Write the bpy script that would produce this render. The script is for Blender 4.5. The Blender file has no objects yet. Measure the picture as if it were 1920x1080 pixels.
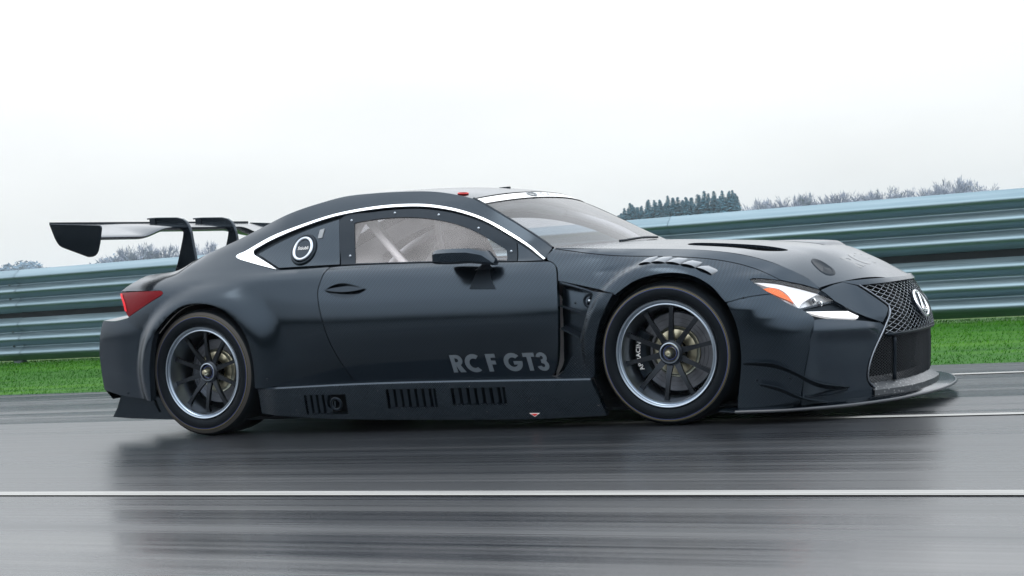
import bpy, bmesh, math, random
import numpy as np
from mathutils import Vector, Matrix
from mathutils.geometry import delaunay_2d_cdt

random.seed(7); RNG = np.random.default_rng(7)
SC = bpy.context.scene
C = SC.collection

# ---------------------------------------------------------------- camera
cam_d = bpy.data.cameras.new('camera'); cam = bpy.data.objects.new('camera', cam_d); C.objects.link(cam)
cam_d.sensor_width = 36.0; cam_d.lens = 54.046; cam_d.clip_start = .1; cam_d.clip_end = 4000
_r = Vector((0.88492677, 0.4596861, -0.07478839)); _u = Vector((0.0623268, 0.0422493, 0.99716115)); _f = Vector((-0.46154088, 0.88707592, -0.00873678))
_m = Matrix.Identity(4)
for _i in range(3):
    _m[_i][0] = _r[_i]; _m[_i][1] = _u[_i]; _m[_i][2] = -_f[_i]
_m[0][3], _m[1][3], _m[2][3] = 5.42185, -7.63587, .76
cam.matrix_world = _m
SC.camera = cam

# ---------------------------------------------------------------- sky: an even overcast over a thin clear-sky term
SUN_EL, SUN_AZ = math.radians(58), math.radians(200)
world = bpy.data.worlds.new('World'); SC.world = world; world.use_nodes = True
nt = world.node_tree; nt.nodes.clear()
def wn(t): return nt.nodes.new(t)
out = wn('ShaderNodeOutputWorld'); add = wn('ShaderNodeAddShader')
bg1 = wn('ShaderNodeBackground'); bg2 = wn('ShaderNodeBackground')
sky = wn('ShaderNodeTexSky'); sky.sky_type = 'NISHITA'; sky.sun_disc = False
sky.sun_elevation = SUN_EL; sky.sun_rotation = SUN_AZ; sky.dust_density = 4; sky.air_density = 1
bg1.inputs['Strength'].default_value = .05 * .6
nt.links.new(sky.outputs[0], bg1.inputs[0])
tc = wn('ShaderNodeTexCoord'); sep = wn('ShaderNodeSeparateXYZ'); nt.links.new(tc.outputs['Generated'], sep.inputs[0])
ramp = wn('ShaderNodeValToRGB'); nt.links.new(sep.outputs['Z'], ramp.inputs[0])
e = ramp.color_ramp.elements
e[0].position = 0.0; e[0].color = (.86, .885, .885, 1)
e[1].position = 1.0; e[1].color = (2.25, 2.38, 2.48, 1)
for pos, col in ((.05, (.90, .92, .92, 1)), (.14, (1.06, 1.07, 1.07, 1)), (.34, (1.90, 1.95, 1.99, 1))):
    q = e.new(pos); q.color = col
mp = wn('ShaderNodeMapping'); mp.inputs['Scale'].default_value = (1, 1, 3.2); nt.links.new(tc.outputs['Generated'], mp.inputs[0])
nz = wn('ShaderNodeTexNoise'); nz.inputs['Scale'].default_value = 2.2; nz.inputs['Detail'].default_value = 6; nz.inputs['Roughness'].default_value = .55
nt.links.new(mp.outputs[0], nz.inputs['Vector'])
mr = wn('ShaderNodeMapRange'); mr.inputs['From Min'].default_value = .3; mr.inputs['From Max'].default_value = .7
mr.inputs['To Min'].default_value = .91; mr.inputs['To Max'].default_value = 1.06
nt.links.new(nz.outputs['Fac'], mr.inputs['Value'])
mx = wn('ShaderNodeVectorMath'); mx.operation = 'SCALE'
nt.links.new(ramp.outputs[0], mx.inputs[0]); nt.links.new(mr.outputs[0], mx.inputs['Scale'])
nt.links.new(mx.outputs[0], bg2.inputs[0]); bg2.inputs['Strength'].default_value = .95
nt.links.new(bg1.outputs[0], add.inputs[0]); nt.links.new(bg2.outputs[0], add.inputs[1]); nt.links.new(add.outputs[0], out.inputs[0])

# ---------------------------------------------------------------- the veiled sun
sd = bpy.data.lights.new('sun', 'SUN'); sd.energy = .55; sd.angle = math.radians(25); sd.color = (1, .985, .96)
sun = bpy.data.objects.new('sun', sd); C.objects.link(sun)
sun.rotation_euler = Vector((math.sin(SUN_AZ)*math.cos(SUN_EL), math.cos(SUN_AZ)*math.cos(SUN_EL), math.sin(SUN_EL))).to_track_quat('Z', 'Y').to_euler()

vs = SC.view_settings; vs.view_transform = 'Standard'; vs.look = 'None'; vs.exposure = 0.0; vs.gamma = 1.0; vs.use_curve_mapping = False
SC.cycles.max_bounces = 8; SC.cycles.transparent_max_bounces = 12; SC.cycles.volume_bounces = 0
# ---------------------------------------------------------------- body surfaces
def pchip(xk, yk):
    """monotone cubic through knots, linear beyond the ends"""
    xk = np.asarray(xk, float); yk = np.asarray(yk, float)
    h = np.diff(xk); d = np.diff(yk) / h
    m = np.zeros_like(yk); m[0] = d[0]; m[-1] = d[-1]
    for i in range(1, len(xk) - 1):
        if d[i-1] * d[i] > 0:
            w1 = 2*h[i] + h[i-1]; w2 = h[i] + 2*h[i-1]
            m[i] = (w1 + w2) / (w1/d[i-1] + w2/d[i])
    def ev(x):
        x = np.asarray(x, float)
        i = np.clip(np.searchsorted(xk, x) - 1, 0, len(xk) - 2)
        t = (x - xk[i]) / h[i]
        tc = np.clip(t, 0, 1)
        v = ((1+2*tc)*(1-tc)**2*yk[i] + tc*(1-tc)**2*h[i]*m[i]
             + tc*tc*(3-2*tc)*yk[i+1] + tc*tc*(tc-1)*h[i]*m[i+1])
        v = v + np.where(t < 0, m[0]*(x - xk[0]), 0) + np.where(t > 1, m[-1]*(x - xk[-1]), 0)
        return v
    return ev

# half width of the body at stations along x: (height, half width)
STATIONS = [
 (-.82, [(.1,.85),(.25,.88),(.4,.895),(.55,.89),(.66,.872),(.76,.81),(.86,.71),(.95,.6)]),
 (-.70, [(.1,.89),(.25,.915),(.4,.925),(.55,.925),(.67,.91),(.77,.86),(.86,.77),(.92,.68)]),
 (-.55, [(.1,.92),(.25,.945),(.4,.955),(.55,.955),(.68,.94),(.78,.90),(.85,.84),(.905,.73),(.95,.6)]),
 (-.35, [(.1,.955),(.25,.965),(.4,.968),(.55,.97),(.68,.963),(.78,.945),(.82,.925),(.88,.84),(.918,.72),(.96,.58)]),
 (-.22, [(.1,.953),(.25,.96),(.4,.964),(.55,.966),(.68,.96),(.785,.945),(.825,.922),(.89,.842),(.94,.76),(.972,.69),(1.0,.62)]),
 (-.10, [(.1,.95),(.25,.955),(.4,.958),(.55,.96),(.68,.955),(.79,.942),(.83,.918),(.90,.84),(.97,.75),(1.02,.675),(1.07,.58)]),
 (.15, [(.1,.94),(.25,.945),(.4,.95),(.55,.953),(.68,.953),(.79,.94),(.83,.915),(.90,.845),(.97,.775),(1.05,.70),(1.09,.655),(1.14,.58)]),
 (.40, [(.1,.92),(.25,.93),(.4,.943),(.58,.95),(.7,.942),(.79,.926),(.83,.912),(.89,.845),(.97,.775),(1.08,.705),(1.18,.635),(1.24,.57)]),
 (.65, [(.1,.855),(.25,.885),(.4,.922),(.58,.943),(.68,.933),(.77,.912),(.84,.885),(.88,.82),(.97,.765),(1.08,.71),(1.18,.645),(1.235,.60),(1.28,.55)]),
 (.95, [(.1,.80),(.25,.848),(.4,.906),(.57,.938),(.67,.927),(.76,.902),(.835,.868),(.875,.81),(.97,.762),(1.08,.71),(1.18,.65),(1.25,.59),(1.29,.54)]),
 (1.5, [(.1,.79),(.25,.840),(.4,.902),(.56,.937),(.66,.925),(.75,.897),(.82,.861),(.86,.805),(.95,.765),(1.05,.715),(1.15,.65),(1.2,.60)]),
 (1.9, [(.1,.79),(.25,.842),(.4,.904),(.55,.938),(.65,.926),(.74,.897),(.80,.866),(.84,.815),(.95,.755),(1.05,.69)]),
 (2.12, [(.1,.82),(.25,.868),(.4,.918),(.55,.945),(.64,.935),(.73,.908),(.80,.873),(.85,.835),(.885,.79)]),
 (2.4, [(.1,.93),(.25,.94),(.4,.955),(.55,.962),(.64,.95),(.72,.92),(.79,.88),(.835,.84),(.855,.79)]),
 (2.73, [(.1,.95),(.25,.955),(.4,.965),(.6,.972),(.70,.965),(.745,.945),(.78,.89),(.80,.85),(.825,.79)]),
 (3.02, [(.1,.955),(.25,.96),(.4,.967),(.55,.968),(.65,.94),(.70,.895),(.74,.84),(.785,.77),(.82,.70)]),
 (3.16, [(.1,.95),(.25,.955),(.4,.96),(.52,.955),(.60,.905),(.66,.865),(.70,.80),(.74,.74),(.78,.66)]),
 (3.28, [(.1,.91),(.25,.925),(.4,.932),(.48,.92),(.54,.868),(.62,.805),(.66,.76),(.70,.71),(.74,.64)]),
 (3.36, [(.1,.84),(.25,.868),(.4,.885),(.46,.872),(.50,.825),(.56,.745),(.60,.705),(.64,.66),(.70,.58)]),
 (3.46, [(.1,.68),(.25,.72),(.4,.765),(.46,.75),(.5,.70),(.54,.635),(.58,.598),(.62,.548),(.66,.47)]),
]
_SX = np.array([s[0] for s in STATIONS])
_SF = [pchip([q[0] for q in s[1]], [q[1] for q in s[1]]) for s in STATIONS]
REAR_HUB = (0.0, .350); FRONT_HUB = (2.73, .338)

def smooth(a, b, x):
    t = np.clip((x - a) / (b - a), 0, 1); return t*t*(3 - 2*t)

def half_width(x, z):
    x = np.asarray(x, float); z = np.asarray(z, float)
    x, z = np.broadcast_arrays(x, z)
    V = np.stack([f(z) for f in _SF])                       # stations x points
    n = len(_SX)
    i = np.clip(np.searchsorted(_SX, x) - 1, 0, n - 2)
    def tan(k):
        k0 = np.clip(k-1, 0, n-1); k1 = np.clip(k+1, 0, n-1)
        return (take(V, k1) - take(V, k0)) / (_SX[k1] - _SX[k0])
    def take(A, k):
        return np.take_along_axis(A.reshape(n, -1), k.reshape(1, -1), 0).reshape(k.shape)
    h = _SX[i+1] - _SX[i]; t = (x - _SX[i]) / h; tc = np.clip(t, 0, 1)
    a, b = take(V, i), take(V, i+1); ma, mb = tan(i), tan(i+1)
    w = ((1+2*tc)*(1-tc)**2*a + tc*(1-tc)**2*h*ma + tc*tc*(3-2*tc)*b + tc*tc*(tc-1)*h*mb)
    w = w + (t - tc) * h * np.where(t > 1, mb, ma)
    # wheel arch flares
    dx, dz = x - .02, z - .35
    r = np.hypot(dx, dz); ang = np.arctan2(dz, dx)
    fw = .10 + .085*smooth(-.3, .95, np.cos(ang))           # wider ahead of the wheel
    fl = .042 * (1 - smooth(.385, .385 + fw, r))
    w = w + fl
    dx, dz = x - 2.735, z - .34
    r = np.hypot(dx, dz)
    w = w + .024 * (1 - smooth(.415, .455, r)) * smooth(.2, .4, z) * smooth(3.04, 2.86, x)
    # long scoop running into the fender louvres
    u = np.clip((x - 2.36) / .30, 0, 1)
    w = w - .013*np.sin(np.pi*u)**1.5*np.exp(-((z - (.728 + .045*u)) / .020)**2)
    return w

def side(a, b):
    return np.stack([a, -half_width(a, b), b], -1)

# nose: x of the front face
NOSE_C = pchip([.03,.10,.165,.25,.35,.43,.47,.53,.59,.62,.66], [3.715,3.722,3.727,3.735,3.738,3.728,3.712,3.683,3.650,3.625,3.58])
NOSE_G = pchip([0,.1,.2,.3,.39,.48,.53,.65,.75,.82,.9,1.0], [0,.003,.012,.03,.064,.12,.155,.225,.283,.328,.39,.50])
def nose_x(y, z):
    y = np.abs(np.asarray(y, float)); z = np.asarray(z, float)
    x = NOSE_C(z) - NOSE_G(y)
    # rounded tube under the running light, shallow scoop below it
    band = np.exp(-((z - (.405 - .06*(.83 - y))) / .034)**2)
    x = x + .020 * band * smooth(.48, .56, y)
    x = x - .015 * smooth(.35, .12, z) * smooth(.62, .84, y)
    return x
def nose(a, b):
    return np.stack([nose_x(a, b), a, b], -1)

# bonnet top
CREST = pchip([2.05,2.119,2.348,2.673,2.839,3.015,3.161,3.276,3.361,3.395,3.43,3.467,3.56,3.66], [.882,.876,.855,.829,.814,.786,.742,.689,.628,.592,.600,.611,.598,.58])
HOOD_C = pchip([2.0,2.27,2.6,2.92,3.1,3.284,3.423,3.52,3.61,3.66], [.900,.890,.862,.833,.815,.785,.727,.670,.606,.56])
def hood_edge_y(x):
    return half_width(x, CREST(x))
def hood_z(x, y):
    x = np.asarray(x, float); y = np.asarray(y, float)
    e = hood_edge_y(x); ze = CREST(x); zc = HOOD_C(x)
    s = np.clip(np.abs(y) / e, 0, 1.2)
    z = ze + (zc - ze) * (1 - s**2.6)
    # raised centre section
    z = z + .004 * (1 - smooth(.30, .44, np.abs(y))) * smooth(2.2, 2.5, x) * (1 - smooth(3.2, 3.55, x))
    return z
def hood(a, b):
    return np.stack([a, b, hood_z(a, b)], -1)
# panel outlines in metres: SIDE as (x, z) on the flank, NOSE as (y, z) on the front face
SIDE = {
 'rear_bumper': [[(-0.7378,0.6693),(-0.6173,0.6619),(-0.5095,0.6754)], [(-0.5095,0.6754),(-0.4885,0.6446),(-0.3927,0.6015),(-0.273,0.5819)], [(-0.273,0.5819),(-0.2969,0.5197),(-0.3256,0.3961),(-0.3367,0.2088)], [(-0.3367,0.2088),(-0.6094,0.2423),(-0.7647,0.2742)], [(-0.7647,0.2742),(-0.7698,0.3889),(-0.7761,0.4903),(-0.7625,0.5758),(-0.7378,0.6693)]],
 'body_side': [[(-0.273,0.5819),(-0.2382,0.6172),(-0.1537,0.686),(-0.0701,0.7236),(0.0447,0.7301),(0.1563,0.7064),(0.241,0.6582),(0.316,0.5795),(0.3554,0.4886),(0.3699,0.3843),(0.3613,0.2547)], [(0.3613,0.2547),(0.4003,0.253),(0.7126,0.2474),(0.9197,0.2493)], [(0.9197,0.2493),(0.868,0.3742),(0.8344,0.4618),(0.8045,0.5767),(0.7777,0.6816),(0.768,0.7574),(0.782,0.8123),(0.7942,0.8715)], [(0.7942,0.8715),(0.6033,0.8735),(0.4747,0.877)], [(0.4747,0.877),(0.3324,0.9136),(0.1998,0.9499)], [(0.1998,0.9499),(0.1667,0.9609),(0.1487,0.9708),(0.1507,0.9793),(0.198,0.9963)], [(0.198,0.9963),(0.3439,1.064),(0.5243,1.112),(0.7448,1.157),(1.022,1.177),(1.229,1.17),(1.364,1.153),(1.523,1.116),(1.694,1.055),(1.862,0.9658),(2.091,0.8254)], [(2.091,0.8254),(2.106,0.8758)], [(2.106,0.8758),(2.013,0.9299),(1.848,1.029),(1.678,1.125),(1.591,1.168)], [(1.591,1.168),(1.491,1.195),(1.375,1.221),(1.261,1.237),(1.044,1.251),(0.9541,1.254),(0.7717,1.253),(0.6155,1.23),(0.4863,1.203),(0.2916,1.147),(0.1301,1.086),(0.0196,1.048),(-0.18,0.9817),(-0.2959,0.9351),(-0.3456,0.9221),(-0.4745,0.9156),(-0.5467,0.9083),(-0.5923,0.8746),(-0.65,0.8323)], [(-0.65,0.8323),(-0.2849,0.8191)], [(-0.2849,0.8191),(-0.2599,0.8132),(-0.2475,0.8008),(-0.2586,0.7869)], [(-0.2586,0.7869),(-0.4011,0.7253),(-0.5031,0.681)], [(-0.5031,0.681),(-0.5095,0.6754)], [(-0.5095,0.6754),(-0.4885,0.6446),(-0.3927,0.6015),(-0.273,0.5819)]],
 'edge': [[(-0.65,0.8323),(-0.5923,0.8746),(-0.5467,0.9083),(-0.4745,0.9156),(-0.3456,0.9221),(-0.2959,0.9351),(-0.18,0.9817),(0.0196,1.048),(0.1301,1.086),(0.2916,1.147),(0.4863,1.203),(0.6155,1.23),(0.7717,1.253),(0.9541,1.254),(1.044,1.251),(1.261,1.237),(1.375,1.221),(1.491,1.195),(1.591,1.168)]],
 'screen_edge': [[(1.591,1.168),(1.678,1.125),(1.848,1.029),(2.013,0.9299),(2.106,0.8758)]],
 'tail_lamp': [[(-0.6425,0.8233),(-0.4568,0.8209),(-0.2839,0.817)], [(-0.2839,0.817),(-0.2593,0.8117),(-0.2505,0.801),(-0.2611,0.79)], [(-0.2611,0.79),(-0.4015,0.7283),(-0.5032,0.684)], [(-0.5032,0.684),(-0.5354,0.7152)], [(-0.5354,0.7152),(-0.5732,0.7643),(-0.6425,0.8233)]],
 'door': [[(0.9269,0.2519),(0.8728,0.374),(0.8392,0.4616),(0.8095,0.5765),(0.7827,0.6813),(0.773,0.7571),(0.7869,0.8119),(0.8022,0.8682)], [(0.8022,0.8682),(0.8673,0.8706),(1.467,0.8472),(1.866,0.8224),(2.116,0.8095)], [(2.116,0.8095),(2.149,0.7931),(2.164,0.7613)], [(2.164,0.7613),(2.173,0.7121),(2.181,0.5758),(2.165,0.4463),(2.128,0.3145),(2.085,0.2506),(2.049,0.2363)], [(2.049,0.2363),(1.508,0.2404),(0.9269,0.2519)]],
 'front_fender': [[(2.12,0.8696),(2.281,0.8402),(2.464,0.8117),(2.7,0.7913),(2.831,0.778),(2.954,0.7587),(3.074,0.7273),(3.196,0.6767),(3.254,0.643)], [(3.254,0.643),(3.187,0.6568),(3.149,0.6608)], [(3.149,0.6608),(3.137,0.6571),(3.147,0.6455)], [(3.147,0.6455),(3.217,0.5932),(3.231,0.5861)], [(3.231,0.5861),(3.133,0.5789),(3.046,0.5612)], [(3.041,0.5627),(2.978,0.6373),(2.899,0.6892),(2.806,0.7131),(2.71,0.71),(2.601,0.6845),(2.501,0.6279)], [(2.501,0.6279),(2.492,0.6372)], [(2.492,0.6372),(2.383,0.6651),(2.18,0.7142)], [(2.18,0.7142),(2.17,0.7686),(2.149,0.7957),(2.105,0.8193)], [(2.105,0.8193),(2.096,0.8379),(2.12,0.8696)]],
 'bonnet_shoulder': [[(2.121,0.8732),(2.281,0.8436),(2.463,0.8153),(2.697,0.7951),(2.829,0.7817),(2.952,0.7624),(3.073,0.7309),(3.194,0.6803),(3.258,0.6436)], [(3.258,0.6436),(3.327,0.6184),(3.398,0.5852)], [(3.398,0.5852),(3.374,0.6151),(3.329,0.6537),(3.279,0.688),(3.158,0.7414),(3.016,0.7841),(2.838,0.8134),(2.672,0.8284),(2.349,0.8538),(2.121,0.8732)]],
 'front_bumper': [[(3.048,0.5574),(3.133,0.5753),(3.232,0.5824)], [(3.232,0.5824),(3.305,0.5302),(3.351,0.5049)], [(3.351,0.5049),(3.38,0.4847),(3.401,0.4665),(3.407,0.4516)], [(3.407,0.4516),(3.403,0.4042),(3.384,0.3262),(3.36,0.2216),(3.34,0.1181),(3.333,0.0772)], [(3.333,0.0772),(3.243,0.0667),(3.056,0.0552)], [(3.056,0.0552),(3.07,0.1481),(3.093,0.272),(3.097,0.3647),(3.082,0.4678),(3.048,0.5574)]],
 'arch_flare': [[(2.185,0.7101),(2.28,0.6826),(2.378,0.6502)], [(2.378,0.6502),(2.492,0.6347)], [(2.492,0.6347),(2.435,0.5435),(2.395,0.4564),(2.369,0.3678),(2.345,0.2372)], [(2.345,0.2372),(2.192,0.2355),(2.077,0.2344)], [(2.077,0.2344),(2.127,0.2524),(2.172,0.2867),(2.278,0.4157),(2.375,0.6339)], [(2.375,0.6339),(2.372,0.6442),(2.281,0.6762),(2.185,0.7037)]],
 'vent_pocket': [[(2.175,0.7145),(2.375,0.6529)], [(2.375,0.6529),(2.277,0.4106),(2.17,0.2813),(2.074,0.2318)], [(2.074,0.2318),(2.121,0.2877),(2.165,0.4463),(2.175,0.7145)]],
 'head_lamp': [[(3.256,0.6399),(3.188,0.6534),(3.152,0.657)], [(3.152,0.657),(3.141,0.6544),(3.15,0.6441)], [(3.15,0.6441),(3.216,0.5968),(3.304,0.5342),(3.35,0.5084)], [(3.35,0.5084),(3.399,0.5187),(3.455,0.5303)], [(3.455,0.5303),(3.428,0.5593),(3.399,0.5816)], [(3.399,0.5816),(3.328,0.6136),(3.256,0.6399)]],
 'turn_lens': [[(3.194,0.6106),(3.225,0.615),(3.257,0.6038),(3.289,0.5781),(3.321,0.5391)], [(3.321,0.5391),(3.281,0.5623),(3.194,0.6106)]],
 'reflector_a': [[(3.157,0.6494),(3.21,0.6424),(3.264,0.6302),(3.311,0.6109),(3.4,0.5719)], [(3.4,0.5719),(3.372,0.5564),(3.353,0.5423),(3.344,0.5182)], [(3.344,0.5182),(3.32,0.5486),(3.294,0.5846),(3.26,0.6118),(3.213,0.6255),(3.157,0.6494)]],
 'chrome_out': [[(0.1487,0.9708),(0.198,0.9963),(0.3439,1.064),(0.5243,1.112),(0.7448,1.157),(1.022,1.177),(1.229,1.17),(1.364,1.153),(1.523,1.116),(1.694,1.055),(1.862,0.9658),(2.091,0.8254)]],
 'win_low': [[(0.4659,0.8804),(0.8616,0.8807),(1.461,0.8555),(1.86,0.8304),(2.093,0.8201)]],
 'chrome_strip': [[(0.1487,0.9708),(0.1507,0.9793),(0.198,0.9963)], [(0.198,0.9963),(0.3439,1.064),(0.5243,1.112),(0.7448,1.157),(1.022,1.177),(1.229,1.17),(1.364,1.153),(1.523,1.116),(1.694,1.055),(1.862,0.9658),(2.091,0.8254)], [(2.091,0.8254),(2.083,0.8207)], [(2.083,0.8207),(1.855,0.9569),(1.691,1.044),(1.523,1.104),(1.368,1.14),(1.234,1.157),(1.027,1.163),(0.7497,1.144),(0.529,1.097),(0.3528,1.043),(0.2748,1.008)], [(0.2748,1.008),(0.2613,0.9976),(0.2634,0.9859),(0.2787,0.9703)], [(0.2787,0.9703),(0.4123,0.9095),(0.4693,0.8802)], [(0.4693,0.8802),(0.3315,0.9151),(0.1998,0.9499)], [(0.1998,0.9499),(0.1667,0.9609),(0.1487,0.9708)]],
 'quarter_window': [[(0.2966,0.9777),(0.4071,1.026),(0.6026,1.088),(0.7867,1.128)], [(0.7867,1.128),(0.8467,0.8845)], [(0.8467,0.8845),(0.6584,0.8892),(0.4747,0.8924)], [(0.4747,0.8924),(0.2966,0.9777)]],
 'window_frame': [[(0.8559,0.8825),(0.7947,1.13),(0.9981,1.15),(1.238,1.147),(1.372,1.129),(1.52,1.095),(1.687,1.034),(1.851,0.9479),(1.893,0.9206)], [(1.893,0.9206),(1.916,0.8279)], [(1.916,0.8279),(1.461,0.8555),(0.8559,0.8825)]],
 'side_glass': [[(0.8912,1.101),(0.9769,1.108),(1.086,1.111),(1.198,1.106),(1.308,1.094),(1.419,1.073),(1.532,1.041),(1.645,0.9965),(1.757,0.9372),(1.841,0.8872)], [(1.841,0.8872),(1.858,0.8358)], [(1.858,0.8358),(1.459,0.8596),(0.9435,0.8833)], [(0.9435,0.8833),(0.8912,1.101)]],
 'corner_plate': [[(1.9,0.9161),(2.071,0.8216)], [(2.071,0.8216),(1.922,0.8275)], [(1.922,0.8275),(1.9,0.9161)]],
 'rivets': [[(0.869,1.115),(1.135,1.133),(1.409,1.1),(1.663,1.01),(1.87,0.8771),(0.9027,0.9234)]],
 'pocket_rivets': [[(2.193,0.7006),(2.197,0.5877),(2.187,0.4742)]],
 'strakes': [[(2.185,0.7062),(2.339,0.6689)], [(2.189,0.5959),(2.327,0.5451)], [(2.181,0.4823),(2.275,0.434)]],
 'pocket_duct': [[(2.332,0.6161)]],
 'filler': [[(0.597,0.9788)], [(0.6636,0.9739),(0.5786,1.049)]],
 'window_latch': [[(0.6757,1.079),(0.7058,1.084)], [(0.7058,1.084),(0.7011,1.034)], [(0.7011,1.034),(0.6734,1.033)], [(0.6734,1.033),(0.6757,1.079)]],
 'handle': [[(0.8102,0.7492),(0.8535,0.7715),(0.9113,0.7816),(0.9851,0.7686),(1.071,0.7385)], [(1.071,0.7385),(1.018,0.7144),(0.9537,0.7017),(0.8867,0.714),(0.8102,0.7492)]],
 'louver': [[(2.611,0.7648),(2.679,0.7702),(2.751,0.7653),(2.825,0.7527),(2.894,0.7328),(2.971,0.6953)]],
 'lettering': [[(1.528,0.2864),(2.083,0.2778)], [(1.559,0.3781),(2.109,0.3689)]],
 'fender_scoop': [[(2.388,0.739),(2.47,0.7511),(2.641,0.7584)], [(2.641,0.7584),(2.551,0.7783),(2.466,0.7791),(2.388,0.739)]],
 'mirror_foot': [[(1.708,0.8124),(1.699,0.6999),(1.835,0.6915),(1.736,0.8157)]],
}
NOSE = {
 'bumper_face': [[(-0.8089,0.451),(-0.7519,0.4505),(-0.5796,0.4268),(-0.4739,0.4068)], [(-0.4739,0.4068),(-0.4564,0.3899)], [(-0.4564,0.3899),(-0.5106,0.3029),(-0.5494,0.2177),(-0.5532,0.1462),(-0.5207,0.1001)], [(-0.5207,0.1001),(-0.5121,0.0691)], [(-0.5121,0.0691),(-0.6839,0.0657),(-0.8758,0.0708)], [(-0.8758,0.0708),(-0.8719,0.1187),(-0.8677,0.2219),(-0.8541,0.3264),(-0.8465,0.4047),(-0.8089,0.451)]],
 'cheek': [[(-0.542,0.6088),(-0.4906,0.5858)], [(-0.4906,0.5858),(-0.4047,0.4822)], [(-0.4047,0.4822),(-0.4037,0.4691),(-0.4162,0.4548)], [(-0.4162,0.4548),(-0.46,0.408)], [(-0.46,0.408),(-0.5416,0.4463),(-0.5889,0.4774),(-0.6509,0.5274)], [(-0.6509,0.5274),(-0.6681,0.5582),(-0.6888,0.5816)], [(-0.6888,0.5816),(-0.6116,0.5987),(-0.542,0.6088)]],
 'lamp_tray': [[(-0.8314,0.5058),(-0.6517,0.5262)], [(-0.6517,0.5262),(-0.5896,0.4762),(-0.4686,0.4063)], [(-0.4686,0.4063),(-0.5787,0.428),(-0.751,0.4517),(-0.8071,0.4533)], [(-0.8071,0.4533),(-0.8314,0.5058)]],
 'running_lamp': [[(-0.8263,0.4928),(-0.723,0.4851),(-0.6078,0.476)], [(-0.6078,0.476),(-0.5664,0.4486)], [(-0.5664,0.4486),(-0.579,0.4395)], [(-0.579,0.4395),(-0.6737,0.4495),(-0.7475,0.464),(-0.7953,0.4798)], [(-0.7953,0.4798),(-0.8263,0.4928)]],
 'grille': [[(-0.4812,0.5876)], [(-0.3937,0.4838),(-0.3978,0.4635),(-0.4505,0.3919),(-0.5054,0.3049),(-0.5423,0.2194),(-0.546,0.1454),(-0.5129,0.1066)]],
 'beak': [[(-0.5441,0.6108)], [(-0.4841,0.5873)]],
}

# ---------------------------------------------------------------- helpers
def put(name, me, mat=None, parent=None, label=None, cat=None, group=None, kind=None):
    o = bpy.data.objects.new(name, me); C.objects.link(o)
    if mat is not None and me is not None:
        me.materials.clear(); me.materials.append(mat)
    if parent is not None: o.parent = parent
    if label: o['label'] = label
    if cat: o['category'] = cat
    if group: o['group'] = group
    if kind: o['kind'] = kind
    return o

def mesh(name, verts, faces, smooth=False, normals=None):
    me = bpy.data.meshes.new(name)
    me.from_pydata([tuple(map(float, v)) for v in verts], [], [tuple(int(i) for i in f) for f in faces])
    me.validate(clean_customdata=False)
    if smooth: me.polygons.foreach_set('use_smooth', [True]*len(me.polygons))
    if normals is not None: me.normals_split_custom_set(normals)
    me.update()
    return me

def merge(*parts):
    V, F = [], []
    for v, f in parts:
        n = len(V); V += [tuple(q) for q in v]; F += [tuple(i + n for i in g) for g in f]
    return V, F

def boxg(x0, x1, y0, y1, z0, z1):
    v = [(x, y, z) for x in (x0, x1) for y in (y0, y1) for z in (z0, z1)]
    return v, [(0,1,3,2),(4,6,7,5),(0,4,5,1),(2,3,7,6),(0,2,6,4),(1,5,7,3)]

def bevel(me, w, seg=2, angle=.6):
    bm = bmesh.new(); bm.from_mesh(me); bmesh.ops.recalc_face_normals(bm, faces=bm.faces)
    ed = [e for e in bm.edges if len(e.link_faces) == 2 and e.calc_face_angle(0) > angle]
    bmesh.ops.bevel(bm, geom=ed, offset=w, segments=seg, affect='EDGES', profile=.5, clamp_overlap=True)
    bm.to_mesh(me); bm.free(); me.update(); return me

def shade(me, ang=35):
    me.polygons.foreach_set('use_smooth', [True]*len(me.polygons))
    me.set_sharp_from_angle(angle=math.radians(ang)); return me

def recalc(me):
    bm = bmesh.new(); bm.from_mesh(me); bmesh.ops.recalc_face_normals(bm, faces=bm.faces); bm.to_mesh(me); bm.free(); return me

def crom(P, step, closed=False):
    """Catmull-Rom through P, sampled about every step"""
    P = np.asarray(P, float); n = len(P)
    if n < 3 and not closed:
        k = max(1, int(np.ceil(np.linalg.norm(P[1]-P[0]) / step)))
        return np.array([P[0] + (P[1]-P[0])*i/k for i in range(k+1)])
    if closed: Q = np.vstack([P[-1], P, P[0], P[1]]); m = n
    else: Q = np.vstack([2*P[0]-P[1], P, 2*P[-1]-P[-2]]); m = n - 1
    out = []
    for i in range(m):
        p0, p1, p2, p3 = Q[i:i+4]
        t0 = 0; t1 = np.linalg.norm(p1-p0)**.5 + 1e-9; t2 = t1 + np.linalg.norm(p2-p1)**.5 + 1e-9; t3 = t2 + np.linalg.norm(p3-p2)**.5 + 1e-9
        k = max(1, int(np.ceil(np.linalg.norm(p2-p1) / step)))
        for j in range(k):
            t = t1 + (t2-t1)*j/k
            a1 = (t1-t)/(t1-t0)*p0 + (t-t0)/(t1-t0)*p1; a2 = (t2-t)/(t2-t1)*p1 + (t-t1)/(t2-t1)*p2; a3 = (t3-t)/(t3-t2)*p2 + (t-t2)/(t3-t2)*p3
            b1 = (t2-t)/(t2-t0)*a1 + (t-t0)/(t2-t0)*a2; b2 = (t3-t)/(t3-t1)*a2 + (t-t1)/(t3-t1)*a3
            out.append((t2-t)/(t2-t1)*b1 + (t-t1)/(t2-t1)*b2)
    if not closed: out.append(P[-1])
    return np.array(out)

def poly(runs, step):
    out = []
    for r in runs:
        q = crom(r, step); out.append(q[:-1])
    return np.vstack(out)

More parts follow.
